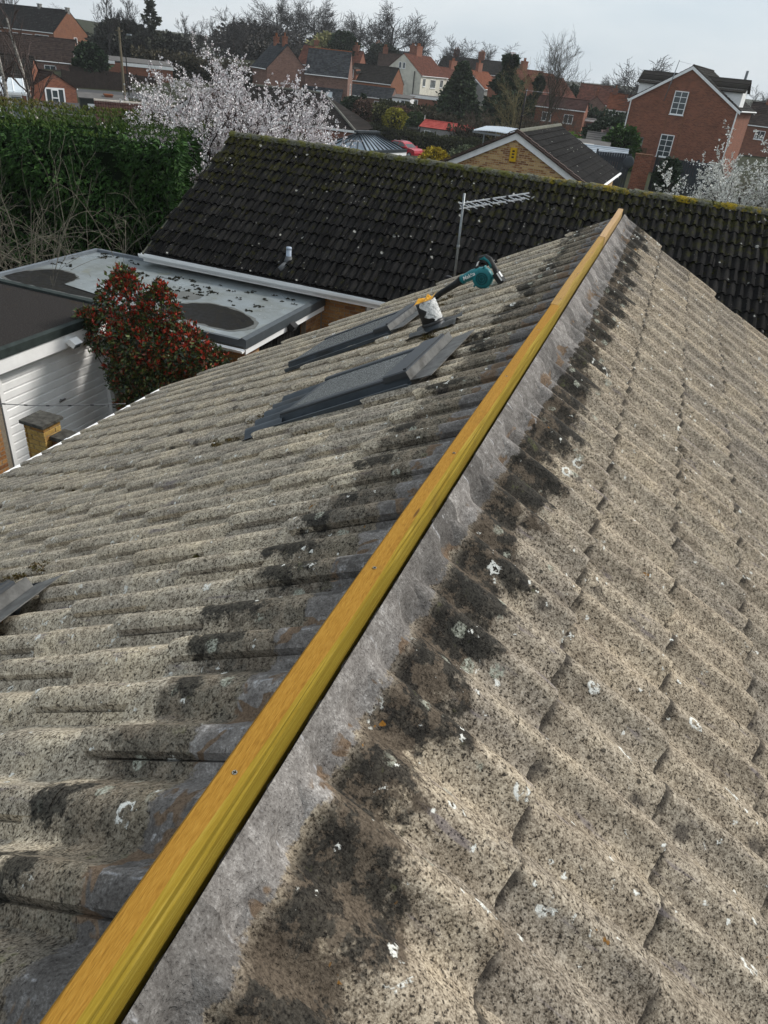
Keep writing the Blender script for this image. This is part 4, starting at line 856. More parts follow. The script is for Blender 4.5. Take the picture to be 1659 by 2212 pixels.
def grow(seed, H, r0, levels, counts, ang, ratio=.62, wander=.22, up=.12, lean=(0,0), first=.25, nseg=4, fork=None, rmin=.004):
    """recursive branching; returns segs, tips (pos, dir, level)"""
    rg = random.Random(seed); segs = []; twigs = []
    def br(p, d, L, r, lv):
        k = nseg if lv < levels else 3; pts = [p]; dirs = [d]; q = p; dd = d
        for i in range(k):
            dd = (dd+Vector((rg.gauss(0, wander), rg.gauss(0, wander), rg.gauss(0, wander)))*(1.0 if lv else .35)+Vector((0, 0, up))).normalized(); q2 = q+dd*L/k
            ra = max(rmin, r*(1-.62*i/k)); rb = max(rmin*.8, r*(1-.62*(i+1)/k)); segs.append((*q, *q2, ra, rb)); q = q2; pts.append(q); dirs.append(dd)
        if lv >= levels: twigs.append((pts, dirs)); return
        for c in range(counts[lv]):
            f = first+(1-first)*(c+rg.random())/counts[lv] if lv == 0 else .18+.82*(c+rg.random())/counts[lv]
            i = min(k-1, int(f*k)); t = f*k-i; pp = pts[i].lerp(pts[i+1], t); bd = dirs[i+1]
            ax = bd.orthogonal().normalized(); ax.rotate(Matrix.Rotation(rg.uniform(0, 2*math.pi), 3, bd)); a = R(ang[lv]*rg.uniform(.65, 1.25)); nd = bd.copy(); nd.rotate(Matrix.Rotation(a, 3, ax))
            rr = max(rmin, r*(1-.62*f)*rg.uniform(.5, .72)); br(pp, nd, L*ratio*rg.uniform(.7, 1.15)*(1.15-.45*f if lv == 0 else 1), rr, lv+1)
    br(Vector((0, 0, 0)), Vector((lean[0], lean[1], 1)).normalized(), H, r0, 0)
    return np.array(segs), twigs
def cards(C, D, s, asp, rg, bend=.0, tri=False):
    """leaf-sized faces at C pointing along D"""
    C = np.asarray(C, float); D = np.asarray(D, float); D = D/(np.linalg.norm(D, axis=1)[:, None]+1e-9); x = rg.normal(size=D.shape); S = np.cross(D, x); S /= np.linalg.norm(S, axis=1)[:, None]+1e-9; N = np.cross(D, S)
    s = np.asarray(s).reshape(-1, 1); w = s*asp
    V = np.stack([C, C+D*s*.5+S*w+N*s*bend, C+D*s, C+D*s*.5-S*w+N*s*bend], 1).reshape(-1, 3)
    return V, np.arange(len(V)).reshape(-1, 4)
def bark(name, a, b, sc=12): 
    m = MT(name, .9, .1); m.col(m.ramp(m.noise(sc, 4, .65), [(.35, a), (.65, b)])); MATS[name] = m.m; return m.m
B_GREY = bark('grey_bark', (.035,.03,.026), (.11,.10,.085)); B_DARK = bark('dark_bark', (.028,.024,.022), (.07,.062,.056)); B_FAR = bark('far_twigs', (.026,.025,.025), (.055,.053,.053)); B_LICH = bark('lichen_twigs', (.075,.068,.05), (.20,.185,.145)); B_PLUM = bark('plum_bark', (.03,.022,.02), (.085,.065,.06)); B_OLIVE = bark('olive_twigs', (.10,.085,.045), (.22,.19,.10))
def mb_tree(tree, name, segs, mat, n=4, kind=None, split=None):
    V, F = tubes_np(segs, n); return link(name, np_mesh(name, V, F, mat, True), tree, kind=kind)

# ---- tall clipped conifer hedge at the left
def conifer_hedge():
    t = thing('conifer_hedge', 'tall dense green conifer hedge with clipped golden-brown top', 'hedge')
    r = np.random.default_rng(4); A = np.array([-25.0, 10.6]); B = np.array([-11.0, 16.3]); nrm = np.array([-.38, .925]); dep = 7.2; L = np.linalg.norm(B-A); du = (B-A)/L; TOP = 4.22
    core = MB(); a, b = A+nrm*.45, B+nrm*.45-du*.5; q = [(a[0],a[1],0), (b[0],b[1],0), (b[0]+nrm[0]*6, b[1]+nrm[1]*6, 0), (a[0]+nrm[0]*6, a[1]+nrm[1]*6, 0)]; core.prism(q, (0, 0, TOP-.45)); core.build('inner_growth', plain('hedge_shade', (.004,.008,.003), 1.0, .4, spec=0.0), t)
    def lump(u, v): return .35*np.sin(u*1.7+np.sin(v*2.1)*1.3)+.25*np.sin(v*3.3+u*.9)+.16*np.sin(u*5.1+1.7*v)+.10*np.sin(u*9.3+v*7)
    nf = 10500; u = r.random(nf)*L; z = .9+(TOP-.9)*r.random(nf)**.8; o = lump(u, z)*.75; rnd = np.clip((z-(TOP-.7))/.7, 0, 1)**2*.55
    P1 = np.stack([A[0]+du[0]*u+nrm[0]*(.28-o*.55+rnd), A[1]+du[1]*u+nrm[1]*(.28-o*.55+rnd), z], 1); N1 = np.tile(np.array([-nrm[0], -nrm[1], -.45]), (nf, 1))
    nt_ = 7500; u2 = r.random(nt_)*L; v2 = r.random(nt_)*dep; zz = TOP+.06*lump(u2*1.3, v2*1.5)+.0*v2-.10*np.clip(.6-v2, 0, .6); P2 = np.stack([A[0]+du[0]*u2+nrm[0]*v2, A[1]+du[1]*u2+nrm[1]*v2, zz], 1); N2 = np.tile(np.array([-.1, -.25, .75]), (nt_, 1))
    ne = 2600; v3 = r.random(ne)*dep; z3 = .9+(TOP-.9)*r.random(ne); o = lump(v3, z3); P3 = np.stack([B[0]+nrm[0]*v3+du[0]*(o*.3-.3), B[1]+nrm[1]*v3+du[1]*(o*.3-.3), z3], 1); N3 = np.tile(np.array([du[0], du[1], -.4]), (ne, 1))
    out = []
    for nm, P, N, k, ln, cols in (('face_sprays', np.concatenate([P1, P3]), np.concatenate([N1, N3]), 7, .20, [(.008,.024,.006),(.020,.058,.011),(.040,.10,.020),(.068,.145,.032)]), ('top_sprays', P2, N2, 6, .11, [(.028,.066,.010),(.052,.10,.014),(.090,.110,.018),(.125,.095,.026)])):
        N = N+r.normal(size=N.shape)*.38; N /= np.linalg.norm(N, axis=1)[:, None]; s = np.cross(N, r.normal(size=N.shape)); s /= np.linalg.norm(s, axis=1)[:, None]; Cs, Ds, S = [], [], []
        for j in range(k):
            f = (j-(k-1)/2)/k; Cs.append(P+N*(.02*abs(f))); Ds.append(N+s*f*1.7+r.normal(size=N.shape)*.12); S.append(ln*(1-.9*abs(f))*(.6+.7*r.random(len(P))))
        V, F = cards(np.concatenate(Cs), np.concatenate(Ds), np.concatenate(S), .12, r, .05)
        m = MT(nm, .65, .2); x, y, z = m.xyz(); g = m.ma('ADD', m.ma('MULTIPLY', m.n('ShaderNodeNewGeometry').outputs['Random Per Island'], .6), m.ma('MULTIPLY', m.noise(.9, 4, .6), .5))
        if nm == 'top_sprays': g = m.ma('ADD', g, m.sstep(m.ma('ADD', m.ma('MULTIPLY', x, -.55), m.ma('MULTIPLY', y, .35)), 12.0, 19.0, -.35, .3))
        m.col(m.ramp(g, [(i/3*.75+.15, c) for i, c in enumerate(cols)])); link(nm, np_mesh(nm, V, F, m.m), t, kind='stuff')
conifer_hedge()

# ---- bare arching shrub in front of the hedge
def bare_shrub():
    t = thing('bare_shrub', 'leafless grey-brown shrub with arching stems in front of the conifer hedge', 'shrub', (-12.6, 12.4, 0)); rg = random.Random(12); segs = []
    def arch(p, d, L, r, grav, lv):
        k = 9; q = Vector(p); dd = Vector(d).normalized()
        for i in range(k):
            dd = (dd+Vector((rg.gauss(0,.10), rg.gauss(0,.10), rg.gauss(0,.07)-grav))).normalized(); q2 = q+dd*L/k; ra, rb = max(.0035, r*(1-.75*i/k)), max(.003, r*(1-.75*(i+1)/k)); segs.append((*q, *q2, ra, rb))
            if lv < 2 and i > 1 and rg.random() < (.85 if lv == 0 else .5):
                sd = Vector((rg.gauss(0,1), rg.gauss(0,1), rg.gauss(.35,.6))).normalized(); arch(q2, dd*.6+sd*.8, L*rg.uniform(.25,.5), ra*.55, rg.choice((-.05, .03, .08)), lv+1)
            q = q2
    for i in range(44):
        a = rg.uniform(0, 2*math.pi); x = rg.gauss(0, 1.1); y = rg.gauss(0, .8); arch((x, y, 0), (math.cos(a)*.55, math.sin(a)*.4, 1.0), rg.uniform(2.6, 4.0), rg.uniform(.016, .030), rg.uniform(.09, .20), 0)
    for i in range(9):
        x = rg.uniform(-2.2, 2.2); arch((x, rg.gauss(0,.6), .5), (rg.gauss(0,.12), rg.gauss(0,.1), 1.0), rg.uniform(2.7, 3.5), .018, .0, 1)
    mb_tree(t, 'stems', segs, B_LICH, 4)
bare_shrub()

# ---- red-tipped evergreen shrub
def photinia():
    t = thing('red_tipped_shrub', 'evergreen shrub with bright red new leaves against the buff brick wall', 'shrub', (-7.10, 9.50, 0)); r = np.random.default_rng(7); rg = random.Random(7)
    blobs = [(-.35,.0,2.55,.50),(-.28,-.05,3.0,.20),(.32,.0,2.60,.36),(.36,-.02,2.92,.16),(-.78,-.1,2.05,.40),(-1.05,-.15,2.20,.20),(.0,-.15,2.0,.62),(.72,.02,2.05,.45),(1.15,.05,1.85,.36),(1.42,.1,1.62,.26),(-.28,-.15,1.4,.46),(.30,-.1,1.5,.40),(-.15,-.15,.8,.42),(.05,-.15,.4,.36),(-.25,-.1,.4,.30)]
    Pg, Dg, Sg, Pr, Dr, Sr = [], [], [], [], [], []; segs = []
    for bx, by, bz, br_ in blobs:
        for q in range(3): segs.append((rg.uniform(-.15,.15), rg.uniform(-.05,.05), 0, bx+rg.gauss(0,.1), by+rg.gauss(0,.08), bz+rg.uniform(-.1,.2)*br_, .018, .007))
        n = int(520*br_**1.6*4)+60
        for i in range(n):
            d = r.normal(size=3); d /= np.linalg.norm(d); d[1] *= .7; rad = br_*(.55+.5*r.random()); c = np.array([bx, by, bz])+d*rad; c[1] = min(c[1], .55)
            hi = (c[2]-1.1)/2.0+.22*r.normal()+(.15 if d[2] > .2 else -.1)
            if hi > .40 and r.random() < .28:
                for j in range(rg.randint(4, 7)): Pr.append(c); v = d*.35+np.array([0,-.15,.75])+r.normal(size=3)*.42; Dr.append(v); Sr.append(.058+.034*r.random())
            else:
                for j in range(3): Pg.append(c+r.normal(size=3)*.02); Dg.append(d*.8+np.array([0,-.2,.05])+r.normal(size=3)*.55); Sg.append(.055+.04*r.random())
    V, F = cards(Pg, Dg, Sg, .24, r, .06); 
    m = MT('green_leaf', .38, .4); x, y, z = m.xyz(); g = m.n('ShaderNodeNewGeometry').outputs['Random Per Island']
    m.col(m.ramp(g, [(0, (.014,.028,.018)), (.3, (.030,.050,.020)), (.6, (.065,.095,.024)), (.78, (.12,.145,.035)), (.86, (.14,.06,.025)), (1, (.20,.03,.016))])); link('green_leaves', np_mesh('green_leaves', V, F, m.m), t, kind='stuff')
    V, F = cards(Pr, Dr, Sr, .19, r, .05); link('red_leaves', np_mesh('red_leaves', V, F, leafmat('red_leaf', [(.20,.018,.012),(.40,.038,.024),(.56,.09,.05),(.30,.025,.017)], .4)), t, kind='stuff'); mb_tree(t, 'stems', segs, B_GREY, 5)
photinia()

# ---- blossom trees
M_BLOS = leafmat('blossom', [(.70,.66,.66),(.80,.78,.78),(.84,.83,.83),(.74,.69,.70),(.52,.43,.45)], .8); M_BLOSW = leafmat('white_blossom', [(.66,.66,.62),(.80,.80,.77),(.55,.56,.50),(.84,.84,.82)], .8)
def blossom_tree(label, loc, stems, seed, mat, per, size, scale=(1,1,1), bk=B_PLUM, pb=.9):
    t = thing('blossom_tree', label, 'tree', loc); r = np.random.default_rng(seed); rg = random.Random(seed); SG, C, D = [], [], []
    for i, (ox, oy, lx, ly, H, rr) in enumerate(stems):
        s, tw = grow(seed*31+i, H, rr, 3, (9, 7, 5), (42, 44, 40), .56, .13, .05, (lx, ly), .22, 4, rmin=.0045); s[:, [0,3]] = s[:, [0,3]]*scale[0]+ox; s[:, [1,4]] = s[:, [1,4]]*scale[1]+oy; SG.append(s)
        for pts, dirs in tw:
            if rg.random() > pb: continue
            for a in range(len(pts)-1):
                for q in range(per):
                    if rg.random() < .25: continue
                    f = rg.random(); p = pts[a].lerp(pts[a+1], f); rr_ = math.hypot(p.x*scale[0]+ox, p.y*scale[1]+oy)/2.6
                    if rg.random() < .75*max(0, 1-1.25*math.sqrt(rr_**2+(max(0, p.z-1.6)/3.1)**2)): continue
                    for w_ in range(rg.choice((2, 3, 4))): C.append((p.x*scale[0]+ox+rg.gauss(0,.022), p.y*scale[1]+oy+rg.gauss(0,.022), p.z+rg.gauss(0,.022))); D.append(dirs[a+1])
    D = np.array(D)+r.normal(size=(len(D), 3))*1.0; V, F = cards(C, D, size*(.5+.8*r.random(len(C))), .48, r, .1)
    link('blossom', np_mesh('blossom', V, F, mat), t, kind='stuff'); sg = np.concatenate(SG); big = sg[:, 6] > .02
    mb_tree(t, 'trunk', sg[big], bk, 6); mb_tree(t, 'twigs', sg[~big], bk, 3, kind='stuff')
    return t
blossom_tree('broad pink-white blossom tree standing behind the conifer hedge and black roof', (-12.9, 21.3, 0), [(-.3,0,-.26,-.1,4.3,.11),(.0,.1,.02,.1,4.7,.12),(.35,-.1,.28,.0,4.3,.10),(.5,.3,.56,.1,3.8,.09),(-.6,.2,-.52,.0,3.7,.09),(.1,-.4,.15,-.35,4.2,.09),(-.2,-.3,-.2,-.45,3.8,.08),(.5,-.3,.45,-.35,3.6,.08),(.7,0,.8,-.1,3.2,.08),(-.7,0,-.75,-.2,2.9,.07),(.4,.2,.42,.1,4.3,.09),(.6,-.1,.50,-.15,4.1,.09),(.2,.3,.35,.3,4.4,.09),(.8,.1,.68,.1,3.7,.08),(-.4,.3,-.38,.2,4.1,.09),(.0,-.5,.55,-.4,3.5,.07)], 3, M_BLOS, 4, .047)
blossom_tree('white blossom tree in front of the tall red brick house', (2.9, 25.2, 0), [(0,0,-.10,0,4.0,.11),(.3,.1,.22,0,4.3,.12),(-.5,0,-.38,0,3.5,.10),(.8,-.1,.5,.0,4.2,.10),(-.1,-.4,-.26,-.3,3.4,.08),(.5,-.4,.15,-.4,3.8,.08),(-.7,.2,-.66,.1,2.8,.07),(.2,-.2,.05,-.2,4.0,.09),(-.2,.2,-.2,.1,3.6,.08),(.6,.2,.35,.1,4.1,.08),(-.4,-.3,-.5,-.3,3.0,.07),(.1,-.3,-.05,-.5,3.3,.07)], 8, M_BLOSW, 4, .048, bk=B_GREY)

# ---- bare trees: silver birches nearby, winter trees on the skyline
M_BIRCH = bark('birch_bark', (.07,.06,.05), (.52,.49,.44), 14)
def birch(label, loc, H, seed, lean):
    t = thing('birch_tree', label, 'tree', loc, group='silver birches behind the hedge'); s, tw = grow(seed, H, .125, 3, (13, 6, 4), (38, 36, 34), .36, .12, .06, lean, .3, 6, rmin=.005); tr = s[:6]; rest = s[6:]
    mb_tree(t, 'trunk', tr, M_BIRCH, 8); mb_tree(t, 'twigs', rest, bark('birch_twigs', (.05,.035,.032), (.11,.085,.075)), 3, kind='stuff')
birch('silver birch with the straightest pale trunk, rightmost of the three behind the hedge', (-30.4, 32.6, 0), 6.6, 5, (-.10, .0)); birch('slim silver birch leaning left beside the brick gable with white windows', (-31.6, 31.9, 0), 6.1, 9, (-.16, -.02)); birch('leftmost thin silver birch in front of the white conservatory', (-32.6, 31.0, 0), 5.2, 14, (-.2, 0))
WT = []
def winter_mesh(seed, kw):
    s, tw = grow(seed, **kw); big = s[:, 6] > .06; out = []
    for sel, n, nm in ((big, 5, 'trunk'), (~big, 3, 'twigs')): V, F = tubes_np(s[sel], n); out.append(np_mesh(nm, V, F, B_FAR, True))
    z = max(s[:, 5].max(), 1); return out, z
for sd, kw in ((1, dict(H=9, r0=.26, levels=4, counts=(9,7,6,4), ang=(44,42,40,38), ratio=.58, wander=.14, up=.07, first=.28, rmin=.024)), (2, dict(H=8, r0=.28, levels=4, counts=(10,7,6,4), ang=(52,46,42,38), ratio=.62, wander=.16, up=.05, first=.22, rmin=.024)), (3, dict(H=10, r0=.22, levels=4, counts=(10,6,5,4), ang=(34,36,36,34), ratio=.5, wander=.12, up=.10, first=.25, rmin=.024)), (4, dict(H=8.5, r0=.25, levels=4, counts=(8,7,6,4), ang=(48,46,42,40), ratio=.6, wander=.2, up=.05, first=.3, rmin=.024))): WT.append(winter_mesh(sd, kw))
def winter_tree(label, X, Y, ztop, v, wid=1.0, grp='bare winter trees on the skyline', nm='bare_tree'):
    z0 = hz(X, Y)-.2; ztop = z0+(ztop-z0)*1.16; parts, h0 = WT[v]; s = (ztop-z0)/h0; t = thing(nm, label, 'tree', (X, Y, z0), 1.7*X+.9*Y, grp)
    for me, n_ in zip(parts, ('trunk', 'twigs')): o = link(n_, me, t, kind='stuff' if n_ == 'twigs' else None); o.scale = (s*wid, s*wid, s)
FT = [(-89.5,161.7,13.7,0,'broad bare tree at the left of the big skyline clump above the blossom tree'),(-89.3,167.5,15.7,1,'tall bare tree in the middle of the big skyline clump above the blossom tree'),(-85.8,169.3,16.6,0,'tallest bare tree of the big skyline clump, behind the orange chimney pots'),(-83.1,175.2,16.0,1,'wide bare tree at the right of the big skyline clump, above the slate roofed house'),(-90.1,156.2,11.9,2,'shorter bare tree in front of the big skyline clump'),(-85.1,180.8,14.0,3,'bare tree fading behind the right edge of the big skyline clump'),
 (-73.4,175.1,14.1,1,'round bare tree beside the dark cypress on the skyline'),(-71.2,185.2,13.6,0,'bare tree between the dark cypress and the tall round-crowned tree'),(-64.7,173.2,16.0,1,'tall round-crowned bare tree above the slate house ridge'),(-61.3,183.2,14.8,3,'bare tree leaning against the tall round-crowned one on its right'),(-57.2,170.6,11.8,0,'small bare tree above the white gabled house'),(-53.2,181.4,12.1,2,'narrow bare tree right of the white gabled house chimney'),(-48.4,178.5,11.7,3,'gnarled bare tree with heavy limbs above the grey gables'),(-46.0,188.7,11.8,3,'spreading bare tree beside the gnarled one above the grey gables'),(-38.6,180.4,11.6,0,'bare tree behind the dark pine on the skyline'),
 (-88.4,109.9,11.3,2,'slender bare tree above the utility pole'),(-88.0,114.9,11.0,2,'feathery bare tree right of the utility pole'),(-83.7,111.9,9.0,0,'low bare tree below the feathery ones near the street lamp'),(-84.0,124.0,9.6,2,'thin bare tree seen over the left shoulder of the blossom tree'),(-85.3,131.2,9.6,0,'small bare tree over the middle of the blossom tree'),(-88.2,139.2,10.0,2,'stick-like bare tree over the middle of the blossom tree'),(-83.4,136.3,11.4,3,'bare tree just left of the big skyline clump'),(-86.8,147.9,10.8,0,'faint bare tree at the left foot of the big skyline clump'),
 (-118.3,121.7,11.8,2,'bare tree at the top left corner behind the large brick house'),(-117.5,131.3,9.6,0,'bare tree behind the ridge of the large brick house'),(-18.2,189.1,8.1,1,'bare tree on the far skyline left of the tall red brick house'),(-14.6,191.3,7.2,3,'small hazy bare tree next to the tall red brick house'),(-7.2,129.8,9.9,1,'bare treetop rising behind the dormer of the tall red brick house'),(9.8,149.7,8.3,0,'bare tree at the right edge behind the tall red brick house'),(13.7,159.6,8.1,1,'bare tree at the far right edge of the picture')]
for x, y, z, v, lb in FT: winter_tree(lb, x, y, z, v, 1.22 if v != 2 else .95)
# the tall tree in the middle distance and its neighbours
s, tw = grow(77, 12, .26, 4, (13,7,6,4), (32,36,38,38), .56, .10, .09, (.05, 0), .12, 5, rmin=.016)
t = thing('bare_tree', 'tall bare tree with many upright limbs left of the tall red brick house', 'tree', (-15.9, 98.7, .2)); zz = s[:, 5].max(); s *= 11.9/zz; big = s[:, 6] > .05; mb_tree(t, 'trunk', s[big], bark('khaki_bark', (.04,.036,.024), (.095,.085,.058)), 5); mb_tree(t, 'twigs', s[~big], bark('khaki_twigs', (.035,.032,.025), (.075,.068,.053)), 3, kind='stuff')
s, tw = grow(78, 5.2, .12, 4, (10,6,5,3), (40,40,40,38), .58, .16, .08, (.08, 0), .12, 4, rmin=.009)
t = thing('bare_tree', 'straw-coloured bare tree beside the carport roof', 'tree', (-14.9, 73.4, -.7)); big = s[:, 6] > .035; mb_tree(t, 'trunk', s[big], B_OLIVE, 5); mb_tree(t, 'twigs', s[~big], B_OLIVE, 3, kind='stuff')
for i, (x, y, h, lb) in enumerate([(-12.5, 76, 3.4, 'tangle of brown winter scrub behind the carport'), (-10.6, 78, 3.2, 'brown winter scrub at the foot of the tall bare tree'), (-31.5, 116, 4.6, 'small bare fruit tree in front of the white house'), (-22, 90, 3, 'brown scrub left of the straw-coloured tree')]):
    s, tw = grow(90+i, h, .06, 4, (9,6,5,3), (50,46,42,40), .6, .2, .06, (0,0), .08, 3, rmin=.010); t = thing('bare_shrub', lb, 'shrub', (x, y, hz(x, y))); mb_tree(t, 'stems', s, bark('scrub_twigs%d' % i, (.06,.045,.034), (.13,.10,.078)), 3)

# ---- evergreens
def conifer(name, label, X, Y, z0, h, w, seed, cols, cat='tree', n=5200, kind='cone', size=.42, clump=9, grp=None):
    t = thing(name, label, cat, (X, Y, z0), 0, grp); r = np.random.default_rng(seed); f = r.random(n)**.8
    if kind == 'cone': prof = (1-f)**.75*np.minimum(1, (f+.12)*5)
    elif kind == 'egg': prof = np.sqrt(np.clip(1-((f-.38)/.64)**2, 0, 1))
    elif kind == 'ball': prof = np.sqrt(np.clip(1-(2*f-1)**2, 0, 1))
    else: prof = np.clip(1-f, .06, 1)**.55*(.55+.45*np.sin(f*19+seed))**1.0
    a = r.random(n)*2*math.pi; lump = 1+.16*np.sin(a*3+f*clump)+.13*np.sin(a*7-f*clump*2.2)+.10*r.normal(size=n)
    if kind == 'pine': lump *= 1+.45*np.sin(a*2+np.floor(f*8)*2.3)*(1-f*.6)
    rad = w*prof*lump*(.62+.42*np.sqrt(r.random(n))); P = np.stack([rad*np.cos(a), rad*np.sin(a), h*(.04+.96*f)+.10*w*r.normal(size=n)*.4], 1)
    D = np.stack([np.cos(a), np.sin(a), np.full(n, .15 if kind != 'cone' else -.25)], 1)+r.normal(size=(n, 3))*.5; V, F = cards(P, D, size*(.5+r.random(n)), .30, r, .08)
    m = MT('foliage_'+str(seed), .75, .12); g = m.ma('ADD', m.ma('MULTIPLY', m.n('ShaderNodeNewGeometry').outputs['Random Per Island'], .75), m.ma('MULTIPLY', m.noise(1.1, 3), .4)); m.col(m.ramp(g, [(.15+.8*i/(len(cols)-1), c) for i, c in enumerate(cols)]))
    link('foliage', np_mesh('foliage', V, F, m.m), t, kind='stuff'); tr = MB(); tr.tube([(0,0,-.3), (0,0,h*.55)], [max(.05, w*.07), max(.03, w*.035)], 6); tr.build('trunk', B_DARK, t); c = MB()
    k = {'cone': .62, 'egg': .72, 'ball': .78}.get(kind)
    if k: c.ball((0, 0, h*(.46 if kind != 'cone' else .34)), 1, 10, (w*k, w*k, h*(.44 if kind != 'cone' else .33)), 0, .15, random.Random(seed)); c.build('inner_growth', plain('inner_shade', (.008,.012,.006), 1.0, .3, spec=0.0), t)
    return t
DG = [(.010,.020,.011),(.021,.040,.020),(.040,.066,.033)]; MG = [(.012,.03,.008),(.03,.07,.014),(.06,.12,.025)]; OG = [(.03,.035,.012),(.06,.065,.02),(.10,.10,.035)]; YL = [(.16,.12,.01),(.34,.25,.012),(.46,.36,.03)]; RB = [(.05,.028,.02),(.10,.06,.045),(.15,.095,.07)]; LG = [(.04,.055,.03),(.08,.10,.055),(.13,.15,.09)]
conifer('conifer_tree', 'rounded dark conifer at the end of the brown roofed bungalow', -67.0, 79.9, .9, 4.1, 1.5, 31, DG, kind='egg', size=.4)
conifer('conifer_tree', 'big cone-shaped conifer in front of the grey gabled houses', -30.4, 110.9, .2, 7.2, 3.0, 32, [(.014,.026,.013),(.03,.05,.022),(.055,.08,.035)], n=8000, size=.5)
conifer('pine_tree', 'ragged dark pine right of the cone-shaped conifer', -23.3, 107.4, -.2, 8.7, 2.9, 33, DG, n=6500, kind='pine', size=.6)
conifer('pine_tree', 'lower dark pine mass at the foot of the ragged pine', -21.6, 104.5, -.4, 5.0, 2.6, 34, DG, n=5000, kind='egg', size=.5)
conifer('conifer_tree', 'slim ivy-clad conifer left of the tall bare tree', -20.4, 114.9, .4, 6.4, 1.3, 35, DG, n=3600, kind='pine', size=.45)
conifer('cypress_tree', 'dark cypress on the skyline above the slate roof', -66.3, 151.5, 4.0, 6.7, 2.6, 36, DG, kind='egg', size=.5)
conifer('cypress_tree', 'small dark columnar cypress before the slate lean-to', -38.9, 96.3, 0, 2.9, .42, 37, DG, n=1500, kind='egg', size=.2)
conifer('larch_tree', 'sparse spiky larch on the skyline above the blossom tree', -82.3, 113.0, 3.0, 8.0, 1.9, 38, [(.03,.035,.025),(.06,.062,.045)], n=900, kind='pine', size=.6)
conifer('willow_tree', 'pale yellow-green willow above the slate roof', -70.4, 154.5, 3.8, 6.4, 4.0, 39, [(.13,.13,.05),(.20,.20,.08),(.27,.26,.12)], n=4200, kind='ball', size=.6)
conifer('holly_tree', 'dark evergreen below the round-crowned trees on the skyline', -62.4, 163.4, 4.0, 5.6, 3.2, 40, [(.02,.03,.022),(.04,.05,.036)], kind='ball', n=3000, size=.6)
conifer('ivy_tree', 'dark ivy-covered thicket right of the large brick house', -90.0, 116.0, 2.6, 5.4, 4.4, 41, [(.018,.024,.018),(.04,.045,.034),(.06,.062,.05)], kind='ball', n=5200, size=.6)
conifer('ivy_tree', 'dark evergreen thicket behind the street lamp', -84.0, 118.5, 2.6, 4.4, 4.6, 42, [(.018,.022,.018),(.04,.042,.036),(.065,.062,.052)], kind='ball', n=5200, size=.6)
conifer('thicket', 'brown-grey mass of bare undergrowth below the big skyline clump', -91.0, 163.0, 3.6, 7.0, 9.5, 81, [(.045,.041,.039),(.07,.064,.06),(.095,.088,.08)], 'trees', 6500, 'ball', .7)
conifer('conifer_tree', 'dark conifer among the far red roofs', -19.9, 146.6, 1.3, 5.0, 1.8, 43, DG, n=2200, size=.5)
conifer('evergreen_shrub', 'dark green garden evergreens left of the tall red brick house', -7.0, 84.0, .3, 3.4, 2.0, 44, DG, 'shrub', 3000, 'ball', .35)
conifer('evergreen_shrub', 'mid-green garden shrub against the tall red brick house corner', -4.2, 66.0, .7, 3.2, 1.25, 45, MG, 'shrub', 2600, 'egg', .3)
conifer('evergreen_shrub', 'bright lime-green shrub near the garden sheds', -8.9, 70.0, .2, 2.5, 1.15, 46, [(.04,.08,.01),(.09,.16,.02),(.14,.22,.03)], 'shrub', 2200, 'ball', .28)
conifer('rust_shrub', 'rounded rust-brown shrub below the brick gable', -36.1, 89.4, .2, 2.3, 1.15, 47, RB, 'shrub', 1800, 'egg', .22)
conifer('olive_shrub', 'olive-brown bushes beside the rust-brown shrub', -34.6, 91.0, .2, 2.0, 1.7, 48, OG, 'shrub', 2000, 'ball', .28)
conifer('evergreen_shrub', 'dark evergreen bush below the slate house wall', -37.6, 90.0, .2, 2.5, 1.3, 49, DG, 'shrub', 1800, 'ball', .26)
conifer('yellow_shrub', 'yellow-green bush behind the clipped round shrubs', -32.0, 89.6, -.3, 2.4, 1.2, 50, [(.12,.12,.012),(.24,.22,.02),(.30,.28,.03)], 'shrub', 1600, 'ball', .22)
conifer('clipped_shrub', 'left clipped round green shrub above the grey shed roof', -33.2, 92.0, -1.9, 3.4, 1.35, 51, [(.012,.03,.008),(.025,.055,.012),(.045,.08,.02)], 'shrub', 2200, 'ball', .2)
conifer('clipped_shrub', 'right clipped round green shrub above the grey shed roof', -31.0, 94.2, -1.9, 3.6, 1.6, 52, [(.010,.026,.008),(.022,.048,.012),(.04,.07,.02)], 'shrub', 2400, 'ball', .2)
conifer('forsythia', 'yellow flowering shrub beside the red car', -17.5, 59.4, -1.2, 2.35, 1.05, 53, YL, 'shrub', 2600, 'ball', .18)
conifer('grey_green_shrub', 'loose grey-green shrub right of the yellow flowering one', -15.2, 60.9, -1.2, 2.6, 1.5, 54, LG, 'shrub', 2000, 'ball', .26)
conifer('pink_shrub', 'bare pinkish shrub by the garden sheds', -6.5, 79.5, .4, 2.6, .9, 55, [(.12,.085,.08),(.2,.15,.14)], 'shrub', 900, 'ball', .25)
conifer('low_evergreen', 'low leafy evergreen behind the end of the conifer hedge', -19.5, 26.5, 0, 3.75, 1.5, 56, [(.012,.03,.008),(.03,.06,.014),(.05,.09,.02)], 'shrub', 3000, 'ball', .2)
conifer('brown_shrub', 'brown winter shrubs in front of the low brick building', -34.2, 97.4, .2, 1.7, 1.5, 57, RB, 'shrub', 1500, 'ball', .26)
conifer('ivy_bush', 'dark ivy growing low around the broad blossom tree', -11.6, 19.8, 0, 3.2, 1.1, 58, [(.006,.012,.006),(.012,.024,.01),(.03,.05,.02)], 'shrub', 2600, 'egg', .13)

